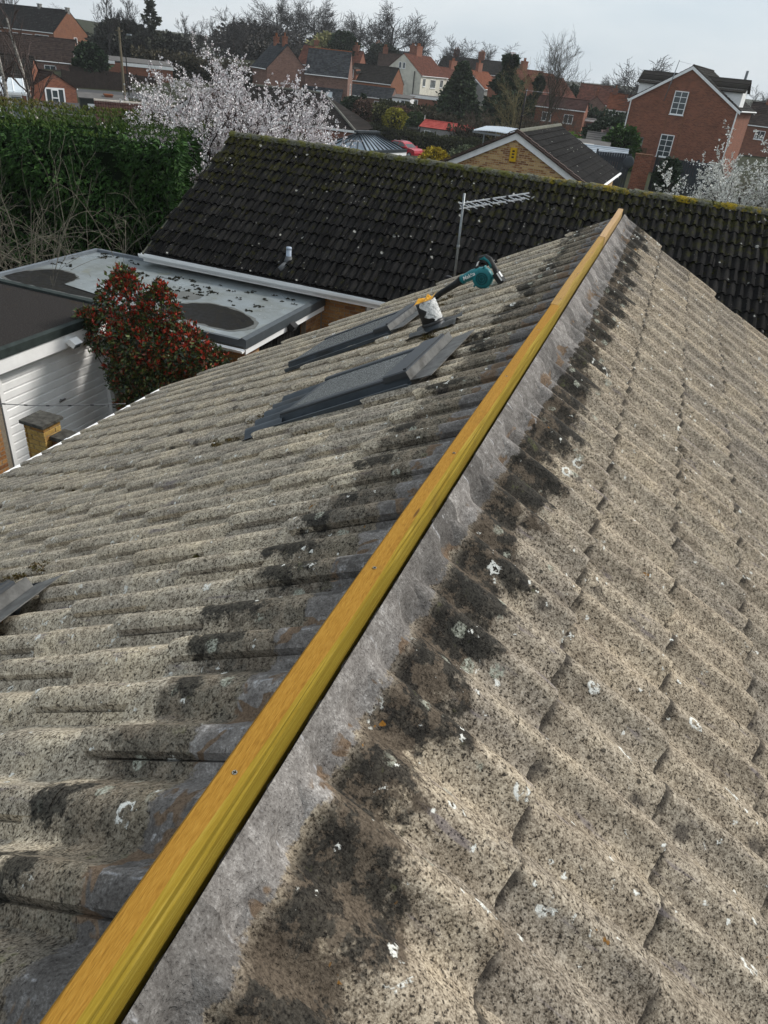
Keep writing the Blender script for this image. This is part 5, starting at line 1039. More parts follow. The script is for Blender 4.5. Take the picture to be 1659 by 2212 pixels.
def hedge_row(label, pts, h, w, seed, cols, z=None, n=900, size=.24):
    t = thing('hedge', label, 'hedge'); r = np.random.default_rng(seed); P, D = [], []; c = MB()
    for a, b in zip(pts[:-1], pts[1:]):
        a = Vector((a[0], a[1], 0)); b = Vector((b[0], b[1], 0)); L_ = (b-a).length; d = (b-a)/L_; s_ = Vector((d.y, -d.x, 0)); k = int(n*L_)
        u = r.random(k)*L_; f = r.random(k)*math.pi; q = 1+.10*np.sin(u*2.1+f*3)+.07*np.sin(u*5.3)+.08*r.normal(size=k); g0, g1 = hz(a.x, a.y), hz(b.x, b.y); gz = g0+(g1-g0)*u/L_
        sq = lambda v: np.sign(v)*np.abs(v)**.5
        x = a.x+d.x*u+s_.x*sq(np.cos(f))*w*q; y = a.y+d.y*u+s_.y*sq(np.cos(f))*w*q; zz = gz+h*q*np.where(r.random(k) < .45, r.random(k), np.sin(f)**.5); P.append(np.stack([x, y, zz], 1)); D.append(np.stack([s_.x*np.cos(f), s_.y*np.cos(f), np.sin(f)+.2], 1))
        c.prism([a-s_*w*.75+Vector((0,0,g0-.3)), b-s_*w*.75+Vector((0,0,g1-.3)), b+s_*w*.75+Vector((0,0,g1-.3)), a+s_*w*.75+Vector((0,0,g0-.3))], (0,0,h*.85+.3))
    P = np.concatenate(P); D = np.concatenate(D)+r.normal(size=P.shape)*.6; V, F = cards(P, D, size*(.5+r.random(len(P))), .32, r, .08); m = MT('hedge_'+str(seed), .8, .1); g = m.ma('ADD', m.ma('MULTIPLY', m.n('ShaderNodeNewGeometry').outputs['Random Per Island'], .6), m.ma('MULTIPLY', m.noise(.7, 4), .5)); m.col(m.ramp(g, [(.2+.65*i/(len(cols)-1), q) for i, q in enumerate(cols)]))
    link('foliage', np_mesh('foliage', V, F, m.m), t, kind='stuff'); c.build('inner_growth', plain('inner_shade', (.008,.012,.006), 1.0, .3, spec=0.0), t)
BH = [(.024,.022,.013),(.054,.048,.030),(.09,.078,.05)]; GH = [(.022,.027,.013),(.046,.054,.024),(.078,.082,.04)]
hedge_row('olive-brown hedge running behind the red car and red roofed garage front', [(-39.6,85.0), (-31.9,89.6), (-25.4,89.0), (-19.9,86.1)], 1.2, .9, 61, GH, n=420)
hedge_row('long brown hedge between the red roofed garage and the houses', [(-33,99.5), (-27,101.5), (-22,98.5), (-14,92)], 2.2, 1.1, 62, BH, n=330, size=.3)
hedge_row('dark hedge along the foot of the low brick building', [(-40,105), (-33,108.5)], 1.2, .6, 63, GH, n=300, size=.3)
hedge_row('dark hedge among the far right gardens', [(-15,118), (-8,118), (-2,112)], 2.6, 1.2, 64, DG, n=240, size=.4)
hedge_row('untrimmed brown hedge left of the grey garage rows', [(-75,98), (-68,104), (-60,108), (-52,110)], 2.6, 1.5, 65, BH, n=240, size=.4)
hedge_row('brown bramble bank right of the round clipped shrubs', [(-25,93), (-19,88), (-13,84)], 2.2, 1.4, 66, BH, n=260, size=.34)
wd = random.Random(5)
for nm, rows in (('far_wood', [(-95,240,5,40,4.0),(-40,240,3.4,40,3.6),(10,230,2,40,3.2),(60,210,2,40,3.5),(-30,190,2,26,3.0)]),):
    r = np.random.default_rng(70); P = []
    for x, y, z, wx, hh in rows: k = 9000; P.append((lambda xx, yy: np.stack([xx, yy, hgt(xx, yy)+hh*r.random(k)**2.6*(.75+.25*np.sin(xx*.31)+.2*np.sin(xx*.9))], 1))(x+wx*r.normal(size=k)*.6, y+10*r.normal(size=k)))
    P = np.concatenate(P); V, F = cards(P, r.normal(size=P.shape)+np.array([0,0,.6]), 0.55*(.5+r.random(len(P))), .30, r, .1); link('far_wood', np_mesh('far_wood', V, F, leafmat('far_wood_twigs', [(.030,.031,.028),(.05,.05,.046),(.04,.043,.034)], .9)), None, kind='stuff', label='hazy brown-grey woodland along the far skyline', cat='woodland')
# ------------------------------------------------------------------ houses and structures beyond
M_RED = brickmat('red_brick', [(.13,.042,.024),(.205,.066,.036),(.265,.092,.05),(.17,.054,.03)], (.21,.14,.105)); M_ORB = brickmat('orange_brick', [(.13,.042,.020),(.20,.072,.034),(.165,.056,.027),(.24,.095,.05)], (.20,.13,.09)); M_PINKB = brickmat('old_pink_brick', [(.13,.058,.042),(.19,.095,.07),(.24,.125,.09),(.10,.042,.035)], (.22,.18,.155))
M_BUFF = brickmat('buff_multi_brick', [(.20,.085,.035),(.42,.25,.10),(.52,.36,.17),(.34,.17,.07),(.16,.07,.035)], (.40,.31,.20), stain=.1); M_CREAM = plain('cream_render', (.60,.58,.50), .85, .12, 1.6, dirt=(.36,.35,.30)); M_GREYR = plain('grey_pebbledash', (.20,.20,.19), .95, .15, 2.0)
R_DARK = roofmat('dark_concrete_roof', (.0075,.007,.0068), (.019,.0182,.0175), spots=.16); R_SLATE = roofmat('slate_roof', (.018,.020,.024), (.052,.056,.061), wave=0, moss=(.05,.054,.028)); R_BROWN = roofmat('brown_roof', (.019,.0135,.012), (.045,.032,.027)); R_RED = roofmat('clay_red_roof', (.055,.022,.016), (.115,.045,.030), wave=.006); R_ORR = roofmat('orange_clay_roof', (.10,.034,.018), (.175,.062,.033), wave=.006); R_MOSSY = roofmat('mossy_brown_roof', (.013,.012,.011), (.032,.029,.027), moss=(.032,.035,.012)); R_MAROON = roofmat('maroon_roof', (.030,.016,.014), (.062,.032,.028))
M_TERRA = plain('terracotta', (.20,.07,.028), .85, .25); M_FENCE = plain('dark_fence_timber', (.030,.022,.019), .9, .35, 3); M_GWALL = plain('galv_sheet', (.34,.38,.42), .5, .15, 2, metal=.2); M_WOODG = plain('grey_timber', (.085,.075,.065), .9, .25, 3)
def coursed(mb, P, W, n, lap=.028, th=.05, m=0):
    """roof slope from ridge line P[0]->P[1] to eave line P[3]..P[2]; stepped courses"""
    A, B, Cc, D = [Vector(p) for p in P]; N = (B-A).cross(D-A).normalized(); N = N if N.z > 0 else -N
    for i in range(n):
        f0, f1 = i/n, (i+1)/n; f1b = f1+.0; a = A.lerp(D, f0); b = B.lerp(Cc, f0); c = B.lerp(Cc, f1b); d = A.lerp(D, f1b)
        V = [a+N*.004, b+N*.004, c+N*lap, d+N*lap, d-N*.012, c-N*.012]; mb.add(V, [(0,1,2,3) , (3,2,5,4)], m)
    V = [A-N*th, B-N*th, Cc-N*th, D-N*th, A, B, Cc, D]; mb.add(V, [(3,2,1,0), (0,1,5,4), (1,2,6,5), (2,3,7,6), (3,0,4,7)], m)
def window(t, o, du, nn, w_, h_, bars=(1, 0), frame=M_WHITE, pane=M_GLASS, fw=.07, sill=True):
    du = Vector(du); nn = Vector(nn); up = Vector((0,0,1)); o = Vector(o); m = MB()
    def seg(u0, u1, z0, z1, d0=-.03, d1=.05): m.obox(o+du*(u0+u1)/2+up*(z0+z1)/2+nn*(d0+d1)/2, du*(u1-u0)/2, nn*(d1-d0)/2, up*(z1-z0)/2)
    seg(-w_/2, -w_/2+fw, 0, h_); seg(w_/2-fw, w_/2, 0, h_); seg(-w_/2+fw, w_/2-fw, 0, fw); seg(-w_/2+fw, w_/2-fw, h_-fw, h_)
    for i in range(1, bars[0]+1): u = -w_/2+w_*i/(bars[0]+1); seg(u-fw*.35, u+fw*.35, fw, h_-fw, -.02, .042)
    for i in range(1, bars[1]+1): z = h_*i/(bars[1]+1); seg(-w_/2+fw, w_/2-fw, z-fw*.3, z+fw*.3, -.018, .038)
    if sill: seg(-w_/2-.05, w_/2+.05, -.06, -.002, -.03, .10)
    f = m.build('window', frame, t); p = MB(); p.obox(o+up*h_/2+nn*.012, du*(w_/2-fw*.6), nn*.004, up*(h_/2-fw*.6)); p.build('pane', pane, f); return f
def gable_house(name, label, X, Y, z0, rot, L, w, e, pt, wallm, roofm, wins=(), chim=(), trim=M_WHITEP, ov=.18, vo=.10, cat='house', base=1.0, gutter=True, group=None, barge=True, pots=M_TERRA, wallm2=None, ridge=None):
    t = thing(name, label, cat, (X, Y, z0), R(rot), group); tp = math.tan(R(pt)); H = e+w*tp
    b = MB(); b.prism([(0,-w,-base), (0,w,-base), (0,w,e), (0,0,H-.02), (0,-w,e)], (L, 0, 0)); b.build('wall', wallm, t)
    n = max(4, int(math.hypot(w+ov, (w+ov)*tp)/.345)); r = MB(); k = .03
    for s in (1, -1): coursed(r, [(-vo, 0, H+k), (L+vo, 0, H+k), (L+vo, s*(w+ov), e-ov*tp+k), (-vo, s*(w+ov), e-ov*tp+k)], L, n)
    ro = r.build('roof', roofm, t); rd = MB(); rd.tube([(-vo-.01,0,H+.02), (L+vo+.01,0,H+.02)], .10 if ridge is not M_TERRA else .075, 8); rd.build('ridge', ridge or roofm, ro)
    if barge:
        for x in (-vo-.025, L+vo-.005):
            g = MB()
            for s in (1, -1): g.prism([(x, 0, H-.02), (x, s*(w+ov), e-ov*tp-.02), (x, s*(w+ov), e-ov*tp-.24), (x, 0, H-.26)], (.03, 0, 0))
            g.build('bargeboard', trim, t)
    if gutter:
        for s in (1, -1): g = MB(); g.tube([(-vo, s*(w+ov+.05), e-ov*tp-.02), (L+vo, s*(w+ov+.05), e-ov*tp-.02)], .06, 6); g.build('gutter', trim, t)
    for wd_ in wins:
        f, u, z, ww, hh = wd_[:5]; bars = wd_[5] if len(wd_) > 5 else (1, 0)
        o, du, nn = {'f': ((u, -w, z), (1,0,0), (0,-1,0)), 'b': ((u, w, z), (-1,0,0), (0,1,0)), 'g0': ((0, u, z), (0,-1,0), (-1,0,0)), 'g1': ((L, u, z), (0,1,0), (1,0,0))}[f]; window(t, o, du, nn, ww, hh, bars)
    for cx, cy, cw, ch, npot in chim:
        zr = H-abs(cy)*tp; c = MB(); c.box(cx-cw/2, cx+cw/2, cy-.28, cy+.28, zr-.5, zr+ch); c.box(cx-cw/2-.05, cx+cw/2+.05, cy-.33, cy+.33, zr+ch-.14, zr+ch-.02); co = c.build('chimney', wallm2 or M_RED, ro)
        for q in range(npot): p = MB(); px_ = cx+(q-(npot-1)/2)*.32; p.tube([(px_, cy, zr+ch-.02), (px_, cy, zr+ch+.42), (px_, cy, zr+ch+.45)], [.11,.09,.12], 8); p.build('chimney_pot', pots, co)
    return t

# gabled buff brick bungalow just beyond the black roof
tA = gable_house('bungalow', 'buff brick bungalow gable with white bargeboards and dark tiled roof', -5.9, 31.84, .45, 88.7, 9.5, 3.23, 2.43, 26.7, M_BUFF, R_DARK, trim=M_WHITEP, ov=.22, vo=.06, cat='bungalow', ridge=plain('lichen_ridge', (.12,.12,.095), .9, .35, 5))
tp = math.tan(R(26.7)); HA = 2.43+3.23*tp; M_VERGE = plain('brown_verge_tile', (.075,.05,.042), .85, .2, 5)
for s in (1, -1):
    for k in range(11):
        f0, f1 = k/11, (k+1)/11; m = MB(); W_ = 3.23+.22; a = Vector((-.09, s*W_*f0, HA+.05-W_*f0*tp)); b = Vector((-.09, s*W_*f1, HA+.075-W_*f1*tp)); m.bar(a+Vector((-.02,0,-.02)), b+Vector((-.02,0,-.02)), .05, .15, (1,0,0)); m.bar(a+Vector((.07,0,.05)), b+Vector((.07,0,.05)), .18, .03, (0,0,1)); m.build('verge_tile', M_VERGE, tA)
m = MB(); m.bbox(-.09, 0, -.14, .14, HA-1.05, HA-.55, .02); al = m.build('alarm_box', plain('yellow_plastic', (.55,.33,.01), .5, .1), tA); m = MB()
for k in range(3): m.box(-.094, -.0905, -.05, .05, HA-.92+k*.11, HA-.86+k*.11)
m.build('alarm_print', M_BLKP, al)
m = MB(); m.bbox(-.12, 0, -.12, .06, HA-2.1, HA-1.9, .02); m.obox((-.10, -.02, HA-2.16), (.06,0,-.02), (0,.07,0), (.01,0,.03)); m.build('wall_light', plain('grey_lamp', (.10,.11,.12), .5), tA)
m = MB(); m.tube([(9.8, -3.35, 2.2), (9.75, -3.5, 2.55)], .03, 6); m.ball((9.7, -3.75, 2.85), .27, 12, (.25,1,1)); sd_ = m.build('satellite_dish', plain('grey_dish', (.05,.058,.066), .5, .1), tA)
yagi('dark stacked television aerial on the apex of the buff brick gable', (-5.85, 31.9, HA+.3), (-5.84, 31.95, HA+1.95), (.95, .1, .0), .9, 5, .35, (plain('dark_steel', (.03,.025,.025), .5), plain('dull_aluminium', (.32,.33,.34), .4, metal=.5)), .028, False, False)

# tall red brick house with dormers
tB = gable_house('house', 'tall red brick house gable with two white sash windows and mossy dormers', -.52, 74.33, .64, 79.2, 9, 4.41, 5.3, 31, M_RED, R_MOSSY, wins=(('g0', .35, 4.35, 1.15, 1.75, (1, 3)), ('g0', .55, 1.05, 1.15, 1.75, (1, 3))), trim=M_WHITEP, ov=.30, vo=.12, gutter=True, base=2)
for fo in tB.children:
    if fo.name.startswith('window'):
        pass
tp = math.tan(R(31)); HB = 5.3+4.41*tp
for s in (1, -1):
    d = MB(); zr = HB-.55; ye = s*(4.41*.98); yi = s*.9; x0, x1, xm = .9, 3.1, 2.0
    d.prism([(x0, ye, 5.2), (x0, ye, zr-.75), (x0, yi, zr-.75), (x0, yi, 5.2)], (x1-x0, 0, 0)); do_ = d.build('dormer', M_WHITEP, tB); r = MB()
    for q in (1, -1): coursed(r, [(xm, yi, zr), (xm, ye+s*.2, zr), (xm-q*1.35, ye+s*.2, zr-.95), (xm-q*1.35, yi, zr-.95)], 2, 3)
    r.build('dormer_roof', R_MOSSY, do_)
m = MB(); m.tube([(-.06, 4.46, -1), (-.06, 4.46, 5.15)], .05, 6); m.tube([(-.06, -4.46, -1), (-.06, -4.46, 5.15)], .06, 6); m.build('downpipe', M_WHITEP, tB)
m = MB(); m.tube([(-.02, 3.2, .9), (-.035, 3.2, .9)], .10, 10); m.build('vent_hole', M_HOLE, tB)
m = MB(); m.box(-.012, .0, .98, 1.10, 1, 6.6); m.box(-.012, 0, -.42, -.30, 1, 6.0); m.build('brick_stripe', M_ORB, tB)
m = MB(); m.tube([(4.6, -3.6, 6.3), (4.6, -3.6, 8.1)], .11, 8); m.build('flue', M_GALV, tB)
yagi('tilted television aerial on the left roof verge of the tall red brick house', (-2.15, 74.3, 5.9), (-1.75, 74.2, 8.9), (1, 0, -.12), 1.0, 5, .35, (M_GALV, M_GALV), .035, False, False)
# fence with brick pier in front of it
def fence(label, a, b, h, mat, bw=.12, pw=2.4, n_max=60, top=0.0, boards=True, cat='fence', z=None, grp=None, scal=0.0):
    za, zb = (hz(*a), hz(*b)) if z is None else z; t = thing('fence', label, cat, (0,0,0), 0, grp); A = Vector((a[0], a[1], za)); B = Vector((b[0], b[1], zb)); L_ = (B-A).length; d = (B-A).normalized(); s = d.cross(Vector((0,0,1))).normalized(); k = int(L_/bw); step = L_/k
    if boards:
        for i in range(k):
            m = MB(); q = A+d*(i+.5)*step; hh = h+scal*math.cos(2*math.pi*((i*step) % 1.83)/1.83); m.obox(q+Vector((0,0,hh/2-.1)), d*(step*.46), s*(.012+.008*(i % 2)), Vector((0,0,hh/2+.1))); m.build('board', mat, t)
    i = 0
    while i*pw <= L_+.1: q = A+d*i*pw; m = MB(); m.obox(q+Vector((0,0,h/2))-s*.06, d*.05, s*.05, Vector((0,0,h/2+.12+top))); m.build('post', mat, t); i += 1
    m = MB(); 
    for zz in (.25, .75): m.obox((A+B)/2+Vector((0,0,h*zz))-s*.04, (B-A)/2, s*.025, Vector((0,0,.045)))
    m.build('rail', mat, t); return t
M_SLATF = plain('slate_blue_fence', (.035,.04,.048), .8, .3, 2, dirt=(.05,.055,.03))
fence('dark slatted fence left of the brick pier below the tall red brick house', (-4.3, 49.2), (-2.3, 49.6), 1.65, M_SLATF, .14, z=(1.45, 1.5)); fence('dark slatted fence right of the brick pier below the tall red brick house', (-.85, 49.9), (2.9, 50.6), 1.65, M_SLATF, .14, z=(1.5, 1.5))
t = thing('brick_pier', 'broad red brick pier between two dark slatted fences', 'wall', (-1.6, 49.6, 1.4), R(8)); m = MB(); m.box(-.48, .48, -.15, .15, -.4, 1.75); m.build('wall', M_RED, t); m = MB()
for k in range(6): m.box(-.51+k*.17, -.51+k*.17+.155, -.18, .18, 1.752, 1.85)
m.build('coping', M_BD, t)
conifer('ivy_clump', 'dark ivy climbing the slatted fence right of the brick pier', .0, 49.5, 1.3, 1.9, .65, 80, DG, 'plant', 1500, 'egg', .16)
M_LAWN = plain('grass_verge', (.035,.075,.012), .95, .35, 6, .5); m = MB(); V = []
pg = [(-7, 46.5), (6, 47.5), (6, 51), (-7, 49.6)]; m.add([(x, y, hz(x, y)+.10) for x, y in pg], [(0,1,2,3)]); m.build('grass_verge', M_LAWN, kind='structure')
M_TAR = plain('asphalt', (.055,.056,.058), .9, .15, 4); pg = [(-9, 41.2), (9, 42.5), (9, 46.9), (-9, 45.9)]; m = MB(); m.add([(x, y, hz(x, y)+.12) for x, y in pg], [(0,1,2,3)]); m.build('road', M_TAR, kind='structure')
m = MB(); m.add([(x, y, hz(x, y)+.145) for x, y in [(-9, 45.5), (9, 46.5), (9, 47.2), (-9, 46.3)]], [(0,1,2,3)]); m.build('pavement', plain('paving', (.16,.15,.145), .9, .15, 5), kind='structure')

# sheds and low garden buildings right of centre
def shed(label, X, Y, z0, rot, L, w, h, pt, wallm, roofm, cat='shed', flat=False, **k):
    if not flat: return gable_house('shed', label, X, Y, z0, rot, L, w, h, pt, wallm, roofm, cat=cat, ov=.12, vo=.08, gutter=False, barge=False, base=1.5, **k)
    t = thing('shed', label, cat, (X, Y, z0), R(rot)); m = MB(); m.box(0, L, -w, w, -1.5, h); m.build('wall', wallm, t); m = MB(); m.prism([(-.12,-w-.12,h+.002), (L+.12,-w-.12,h+.002), (L+.12,w+.12,h+.15), (-.12,w+.12,h+.15)], (0,0,.07)); m.build('roof', roofm, t); return t
M_DSHED = plain('dark_shed_boards', (.028,.030,.034), .85, .3, 3); M_ORW = plain('orange_shed_wood', (.24,.10,.03), .8, .25, 3); M_SHR = plain('grey_shed_felt', (.10,.095,.09), .9, .25, 2)
shed('grey-brown pitched shed behind the lime-green shrub', -7.6, 72.0, .8, 4, 4.6, 1.4, 1.6, 22, M_WOODG, M_SHR); shed('small grey shed roof above the larger grey-brown shed', -6.2, 76.5, 1.3, 4, 3.0, 1.2, 1.6, 20, M_WOODG, M_SHR)
shed('orange timber shed with flat grey roof', -8.3, 63.0, .9, 4, 3.4, 1.3, 1.7, 0, M_ORW, M_SHR, flat=True); shed('dark shed with pale flat edge behind the gabled bungalow roof', -7.6, 58.6, .9, 4, 1.9, 1.0, 1.7, 0, M_DSHED, plain('pale_board', (.42,.40,.36), .8), flat=True); shed('dark shed with blue-grey sheet roof beside the tall red brick house', -6.0, 55.8, .9, 5, 3.0, 1.2, 1.7, 14, M_DSHED, M_GWALL)
fence('low brown timber fence behind the garden sheds', (-7.5, 66.5), (-2.2, 67.2), 1.2, plain('brown_fence', (.10,.055,.03), .9, .3), .18, z=(1.3, 1.4)); t = thing('garden_wall', 'short red brick garden wall left of the tall red brick house', 'wall', (-4.6, 52.6, 1.2), R(5)); m = MB(); m.box(0, 1.5, -.12, .12, -.6, 1.2); m.build('wall', M_RED, t)
# carport with corrugated roof
t = thing('carport', 'open carport with pale corrugated plastic roof on thin posts', 'carport', (-14.35, 59.9, -.8), R(-12)); m = MB(); V = []; nx, ny = 60, 2
for i in range(nx+1):
    for j in range(ny+1): x = 3.9*i/nx; V.append((x, -1.0+2.2*j/ny, 3.55+.05*math.cos(i*math.pi)+.25*j/ny+.12*math.sin(math.pi*i/nx)))
m.add(V, [(i*(ny+1)+j, (i+1)*(ny+1)+j, (i+1)*(ny+1)+j+1, i*(ny+1)+j+1) for i in range(nx) for j in range(ny)]); m.build('roof', plain('corrugated_plastic', (.30,.36,.42), .45, .12, 2), t); m = MB(); m.box(-.05, 3.95, -1.06, -1.0, 3.40, 3.52); m.build('fascia', M_GALV, t)
for x in (.9, 2.4, 3.8):
    for y in (-.95, 1.1): m = MB(); m.tube([(x, y, -.5), (x, y, 3.5)], .05, 6); m.build('post', M_GALV, t)

# red roofed garage and neighbouring grey shed
tR = gable_house('garage', 'long pebble-dashed garage with coral red corrugated roof and white bargeboards', -29.4, 93.6, -1.75, -5.7, 7.0, 1.45, 2.2, 23, plain('pale_pebbledash', (.28,.27,.26), .95, .25, 9), roofmat('coral_sheet_roof', (.36,.055,.046), (.48,.10,.082), pitch=.24, wave=.02, wet=.5), wins=(('f', .95, 1.05, .8, .8, (0, 0)),), ov=.14, vo=.18, cat='garage', gutter=False)
for x in (-.2, 7.2): m = MB(); m.tube([(x, 0, 2.8), (x, 0, 3.35)], [.06, .02], 6); m.build('finial', M_WHITEP, tR)
m = MB(); m.box(7.0, 7.04, -1.1, 1.1, -.5, 1.85); m.build('garage_door', M_WHITEP, tR)
shed('long low grey shed roof left of the coral red roof', -35.4, 94.6, -1.95, -8, 6.0, 1.7, 2.0, 8, M_WOODG, plain('weathered_grey_sheet', (.075,.072,.066), .9, .3, 1.5))

# hipped brown bungalow with orangery
t = thing('bungalow', 'bungalow with large plain brown hipped roof beside the blossom tree', 'bungalow', (0,0,0)); top0, top1 = Vector((-46.4, 82.2, 2.9)), Vector((-38.4, 83.4, 2.9)); dirr = (top1-top0).normalized(); sd = Vector((dirr.y, -dirr.x, 0)); hw = 4.9; ze = -.1
e0, e1 = top0-dirr*5.2, top1+dirr*5.2; c = [e0+sd*hw, e1+sd*hw, e1-sd*hw, e0-sd*hw]
for p in c: p.z = ze
m = MB(); coursed(m, [top0, top1, c[1], c[0]], 1, 17); coursed(m, [top1, top1+dirr*.001, c[2], c[1]], 1, 17); coursed(m, [top1, top0, c[3], c[2]], 1, 17); ro = m.build('roof', roofmat('plain_brown_roof', (.013,.011,.010), (.027,.023,.021), spots=.04), t)
m = MB(); m.tube([top0+Vector((0,0,.05)), top1+Vector((0,0,.05))], .12, 8); m.build('ridge', plain('lichen_ridge', (.12,.12,.095)), ro); m = MB(); m.tube([top1+Vector((0,0,.05)), c[1]+Vector((0,0,.05))], .12, 8); m.build('hip', plain('pale_hip', (.15,.145,.125), .9, .3, 4), ro)
m = MB(); q = [p.copy() for p in c]
for p in q: p.z = -2.6
k = (q[0]+q[1]+q[2]+q[3])/4; m.prism([k+(p-k)*.95 for p in q], (0,0,2.5)); m.build('wall', M_RED, t); m = MB(); m.bar(c[0], c[1], .1, .2); m.build('fascia', M_WHITEP, t)
# orangery: hipped glass roof with dark bars
t = thing('conservatory', 'conservatory with blue-grey hipped glass roof and dark glazing bars', 'conservatory', (0,0,0)); E0, E1 = Vector((-16.77, 43.13, 1.85)), Vector((-15.77, 47.28, 1.85)); E3, E2 = Vector((-19.81, 43.23, 1.85)), Vector((-18.8, 47.4, 1.85)); R0, R1 = Vector((-17.95, 44.6, 2.64)), Vector((-17.4, 46.0, 2.64))
m = MB(); m.add([E0, E1, R1, R0], [(0,1,2,3)]); m.add([E1, E2, R1], [(0,1,2)]); m.add([E2, E3, R0, R1], [(0,1,2,3)]); m.add([E3, E0, R0], [(0,1,2)])
gm = MT('roof_glass', .12, .7); n_ = gm.noise(1.2, 3); gm.col(gm.ramp(n_, [(.35, (.11,.145,.18)), (.65, (.20,.25,.30))])); m.build('roof_glass', gm.m, t); M_BAR = plain('dark_glazing_bar', (.030,.037,.042), .45, .15)
def bars(A, B, Cc, D, k): 
    for i in range(k+1): m = MB(); up = Vector((0,0,.03)); m.bar(A.lerp(B, i/k)+up, D.lerp(Cc, i/k)+up, .07, .07); m.build('glazing_bar', M_BAR, t)
bars(E0, E1, R1, R0, 9); bars(E3, E0, R0, R0, 5); bars(E1, E2, R1, R1, 5); m = MB(); m.bar(R0-(R1-R0)*.15+Vector((0,0,.1)), R1+(R1-R0)*.15+Vector((0,0,.1)), .34, .12); m.build('ridge_cap', M_BAR, t)
m = MB(); m.bar(E0, E1, .18, .16); m.bar(E1, E2, .18, .16); m.bar(E3, E0, .18, .16); m.build('eaves_beam', M_BAR, t); m = MB(); dd = Vector((0,0,-.18)); m.bar(E0+dd, E1+dd, .12, .2); m.bar(E1+dd, E2+dd, .12, .2); m.bar(E3+dd, E0+dd, .12, .2); m.build('white_fascia', M_WHITE, t)
for i in range(8):
    a, b = E0.lerp(E1, i/8), E0.lerp(E1, (i+1)/8); m = MB(); m.bar(a+Vector((0,0,-1.2)), a+Vector((0,0,-.25)), .10, .08, (0,1,0)); wf = m.build('window_frame', M_WHITE, t); m = MB(); m.add([a+Vector((0,.05,-1.2)), b+Vector((0,.05,-1.2)), b+Vector((0,.05,-.28)), a+Vector((0,.05,-.28))], [(0,1,2,3)]); m.build('pane', M_GLASSL, wf)
m = MB(); m.prism([E0+Vector((0,0,-2.6)), E1+Vector((0,0,-2.6)), E2+Vector((0,0,-2.6)), E3+Vector((0,0,-2.6))], (0,0,1.4)); m.build('dwarf_wall', M_BUFF, t)
t = thing('flat_roof_outbuilding', 'low brick outbuilding with grey flat roof and timber edge beside the conservatory', 'outbuilding', (-14.6, 43.5, .0), R(10)); m = MB(); m.box(0, 5.2, 0, 3.2, -.8, 1.15); m.build('wall', M_BUFF, t); m = MB(); m.box(-.1, 5.3, -.1, 3.3, 1.152, 1.26); m.build('roof', M_SHR, t); m = MB(); m.box(-.14, 5.34, -.14, -.102, 1.1, 1.36); m.box(-.14, 5.34, 3.302, 3.34, 1.1, 1.36); m.build('timber_edge', M_WOODG, t)

# red hatchback
def car():
    t = thing('car', 'red hatchback parked in front of the brown hedge', 'car', (-28.0, 83.0, -2.15), R(158)); body = MT('red_car_paint', .25, .6); body.col(body.ramp(body.noise(2), [(.3, (.36,.010,.024)), (.7, (.42,.014,.03))]))
    low = [(-2.05,.35),(-2.08,.62),(-1.98,.88),(-1.55,.98),(-.9,1.02),(0,1.0),(1.0,1.0),(1.75,1.02),(2.0,.98),(2.05,.6),(1.95,.35)]; m = MB(); V = []; N = len(low)
    for k, (yy, sc) in enumerate(((-.84,.98),(-.90,1.0),(.90,1.0),(.84,.98))): V += [(x*sc, yy, z) for x, z in low]
    m.add(V, [(k*N+i, k*N+(i+1) % N, (k+1)*N+(i+1) % N, (k+1)*N+i) for k in range(3) for i in range(N)]+[tuple(range(N-1,-1,-1)), tuple(range(3*N, 4*N))]); bo = m.build('body', body.m, t)
    cab = [(-.95,1.0),(-.15,1.44),(.35,1.53),(1.2,1.50),(1.72,1.36),(1.95,1.02)]; m = MB(); V = []; N = len(cab)
    for yy, k in ((-.82,0),(.82,0)): V += [(x, yy*(1 if z < 1.1 else .80), z) for x, z in cab]
    m.add(V, [(i, i+1, N+i+1, N+i) for i in range(1, N-2)]+[(0, 1, N+1, N), (N-2, N-1, 2*N-1, 2*N-2), tuple(range(N-1,-1,-1)), tuple(range(N, 2*N))]); m.build('cabin', body.m, t); g = glass('car_glass', (.035,.045,.05))
    def pan(nm, q): mm = MB(); mm.add(q, [tuple(range(len(q)))]); mm.build(nm, g, t)
    for s in (1, -1):
        f = lambda z: s*((.82 if z < 1.1 else .82-(z-1.05)*.37)+.012); 
        pan('side_window', [(x, f(z), z) for x, z in ((-.65,1.08),(-.08,1.40),(.35,1.46),(.40,1.08))]); pan('side_window', [(x, f(z), z) for x, z in ((.48,1.08),(.44,1.46),(1.15,1.44),(1.45,1.36),(1.5,1.10))])
    pan('windscreen', [(-.90,-.70,1.04), (-.90,.70,1.04), (-.18,.60,1.42), (-.18,-.60,1.42)]); pan('rear_window', [(1.76,-.58,1.34), (1.76,.58,1.34), (1.97,.66,1.08), (1.97,-.66,1.08)])
    for x in (-1.3, 1.3):
        for s in (1, -1):
            m = MB(); m.tube([(x, s*.72, .32), (x, s*.91, .32)], .33, 16); w_ = m.build('wheel', M_BLKP, t); m = MB(); m.tube([(x, s*.915, .32), (x, s*.925, .32)], .2, 10); m.build('rim', M_ALU, w_)
    for s in (1, -1): m = MB(); m.bbox(-.75, -.58, s*1.0-.1, s*1.0+.1, 1.02, 1.16, .02); m.build('wing_mirror', body.m, t)
    m = MB()
    for s in (1, -1): m.tube([(-.0, s*.58, 1.52), (1.3, s*.58, 1.54)], .02, 6)
    m.build('roof_rail', M_ALU, t)
car()

